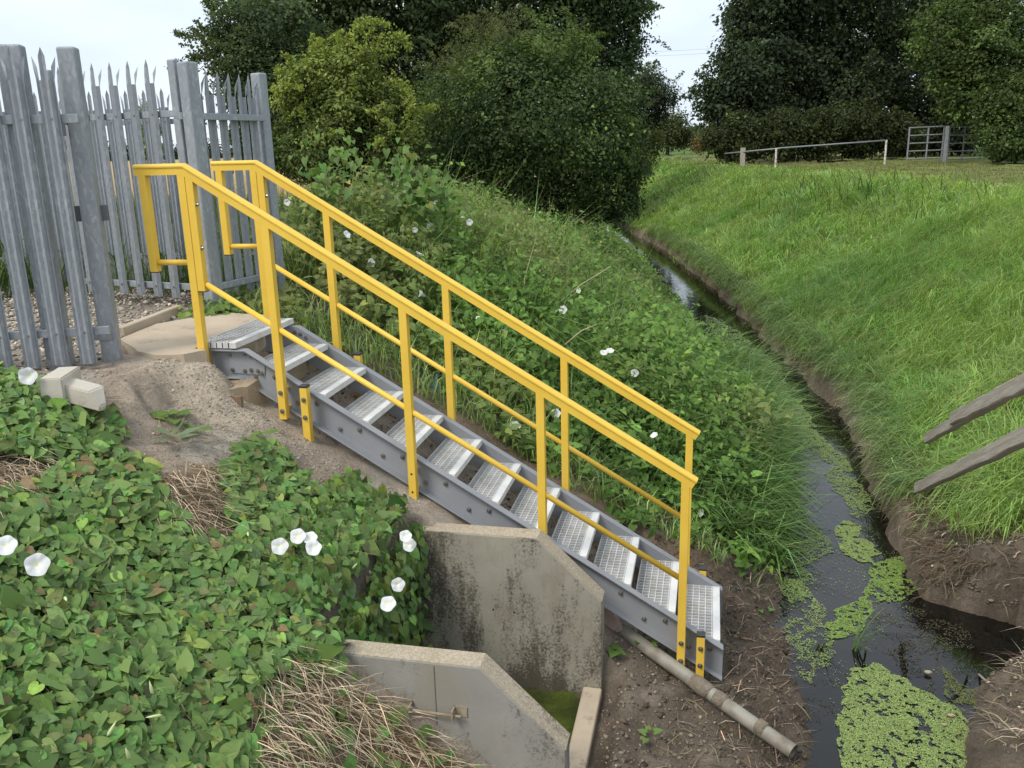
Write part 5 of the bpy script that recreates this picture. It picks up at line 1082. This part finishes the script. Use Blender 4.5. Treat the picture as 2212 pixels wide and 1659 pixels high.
MAT['stickm'] = plain('dry_stick', (.34, .28, .21), (.20, .155, .11), .85, 30, bs=60)
p = pg(1985, 1222); q_ = pg(2105, 1118); stick('fallen_branch', 'bare pale branch leaning on the right mud bank', 'branch', [p+np.array((0, 0, .0)), (p+q_)/2+np.array((.02, -.03, .06)), q_+np.array((0, 0, .09))], .016, .007)
p = pg(2030, 1395+10); 
for (u0, v0, u1, v1, lb) in ((2060, 1300, 2140, 1262, 'short brown stick on the right mud bank above the inlet'), (2080, 1435, 2130, 1475, 'pale stick lying at the lip of the inlet'), (402, 1062, 405, 1005, 'dark upright dead stump stalk among the straw')):
    a_, b_ = pg(u0, v0), pg(u1, v1)
    if u0 == 402: b_ = atd(u1, v1-5, (a_-CAM)@FWD)
    stick('dead_stick', lb, 'stick', [a_+np.array((0, 0, .005)), (a_+b_)/2+np.array((0, 0, .02)), b_+np.array((0, 0, .012))], .011, .006)
a_ = pg(380, 1055); stick('dead_stick', 'paler leaning dead stalk beside the dark stump stalk', 'stick', [a_, a_+np.array((.02, 0, .07)), a_+np.array((.0, .02, .14))], .008, .006)
for (u, v, s0, lb) in ((2005, 1452, .035, 'pale stone at the water edge below the inlet'), (2055, 1545, .03, 'flat pale stone on the lower right shore'), (2040, 1565, .022, 'small pale stone left of the flat stone on the lower right shore')):
    p = onz(u, v, WZ+.02); V, F, C = scatter(OCT_V, OCT_F, np.array([p]), np.array([[1., 0, 0]]), np.array([[0, 1., 0]]), np.array([[0, 0, 1.]]), np.array([[s0*.8, s0*.55, s0*.35]]), np.array([[.45, .41, .34]]))
    bm = bmesh.new(); me = raw_mesh('stone', V-p, F, MAT['abut']); bm.from_mesh(me); bmesh.ops.subdivide_edges(bm, edges=bm.edges, cuts=2, use_grid_fill=True, smooth=.35); 
    for v_ in bm.verts: v_.co *= 1+.12*(rng.random()-.5)
    bm.to_mesh(me); bm.free(); o_ = put('stone', me, p); tag(o_, lb, 'stone')
# broad leaved weeds on the bare soil
def weed(label, u, v, n, L, col, tmpl, spread=.10):
    p = pg(u, v); root = empty('broadleaf_weed', p, label, 'weed'); 
    me = raw_mesh('leaf', np.array(tmpl)*np.array((1.1, 1, .7)), HEART_F if len(tmpl) == 11 else DIA_F, col)
    for k_ in range(n):
        a = 2*math.pi*k_/n+rng.uniform(-.3, .3); d = Vector((math.cos(a), math.sin(a), rng.uniform(-.15, .35))).normalized(); up_v = Vector((rng.normal()*.2-d.x*.3, rng.normal()*.2-d.y*.3-.2, 1)).normalized()
        x_ = d.cross(up_v).normalized(); z_ = x_.cross(d); o_ = put('leaf', me, p+np.array(d)*spread*rng.uniform(.1, .9)+np.array((0, 0, .03+.03*rng.random())), root, Matrix((x_, d, z_)).transposed().to_quaternion()); o_.scale = [L*rng.uniform(.7, 1.2)]*3
    return root
MAT['weedleaf'] = leafmat('weed_leaf', 'obj', .45, .25, .4, cols=[(0., (.10, .19, .035)), (1., (.15, .25, .05))]); MAT['greyleaf'] = leafmat('grey_weed_leaf', 'obj', .6, .15, .3, cols=[(0., (.12, .17, .09)), (1., (.17, .22, .12))])
weed('bright green seedling clump on bare soil below the landing', 378, 915, 9, .085, MAT['weedleaf'], HEART_V, .10)
weed('smaller green sprig right of the seedling clump', 425, 945, 6, .055, MAT['weedleaf'], HEART_V, .08)
LONG_V = [(0, 0, 0), (.14, .45, .03), (0, 1, -.08), (-.14, .45, .03)]
weed('grey green flat rosette on the soil under the seedlings', 375, 962, 7, .17, MAT['greyleaf'], LONG_V, .02)
weed('trailing bindweed sprig at the upper edge of the bare slope', 560, 955, 7, .06, MAT['weedleaf'], HEART_V, .12)
weed('single bindweed sprig on the soil next to the first support stake', 520, 985, 5, .06, MAT['weedleaf'], HEART_V, .09)
weed('small bindweed sprig between the drain pipe and wing wall', 1330, 1420, 4, .085, MAT['weedleaf'], HEART_V, .04)
weed('low sprig on the mud in front of the culvert sill', 1400, 1600, 4, .05, MAT['weedleaf'], HEART_V, .05)
weed('seedling on the dark mud right of the lowest tread', 1640, 1330, 6, .05, MAT['weedleaf'], HEART_V, .10)
weed('seedling under the lower stringer above the drain pipe', 1390, 1400, 6, .05, MAT['weedleaf'], HEART_V, .10)
weed('young plant with dark leaves on top of the upper wing wall edge', 870, 1120, 5, .06, MAT['weedleaf'], HEART_V, .10)
weed('bindweed leaves growing through the second lowest treads', 1375, 1215, 7, .07, MAT['weedleaf'], HEART_V, .14)
# torn blue plastic on the soil behind the stairs
p = pg(940, 845); V = [(rng.uniform(-.05, .05), rng.uniform(-.03, .03), .02+.1*k_/9) for k_ in range(10)]
o_ = MB().add([(-.05, 0, .0), (.0, -.02, .02), (.04, .0, .0), (-.03, .01, .06), (.015, -.015, .07), (.04, .01, .05), (-.01, .0, .12), (.03, .01, .13), (-.04, -.03, -.03), (.02, -.05, -.02)], [(0,1,4,3),(1,2,5,4),(3,4,7,6),(0,8,9,1)]).build('plastic_scrap', plain('blue_plastic', (.07, .14, .24), (.12, .22, .36), .4, 20), wl=p); tag(o_, 'torn scrap of blue plastic on the soil behind the stairs', 'litter')
# bent dry reed stalks among the herbs
for i_, (u0, v0, u1, v1, D) in enumerate(((1020, 582, 1117, 515, 9.5), (1190, 668, 1320, 575, 8.5), (1220, 745, 1290, 700, 7.5))):
    a_, b_ = atd(u0, v0, D), atd(u1, v1, D); stick('dry_stalk', ['pale dry stalk leaning over the weeds, farthest of three', 'pale dry stalk leaning over the weeds, middle of three', 'pale dry stalk leaning over the weeds, nearest of three'][i_], 'stalk', [a_, (a_+b_)/2+np.array((0, 0, .03)), b_], .006, .003, plain('pale_stalk', (.42, .37, .22), None, .7))
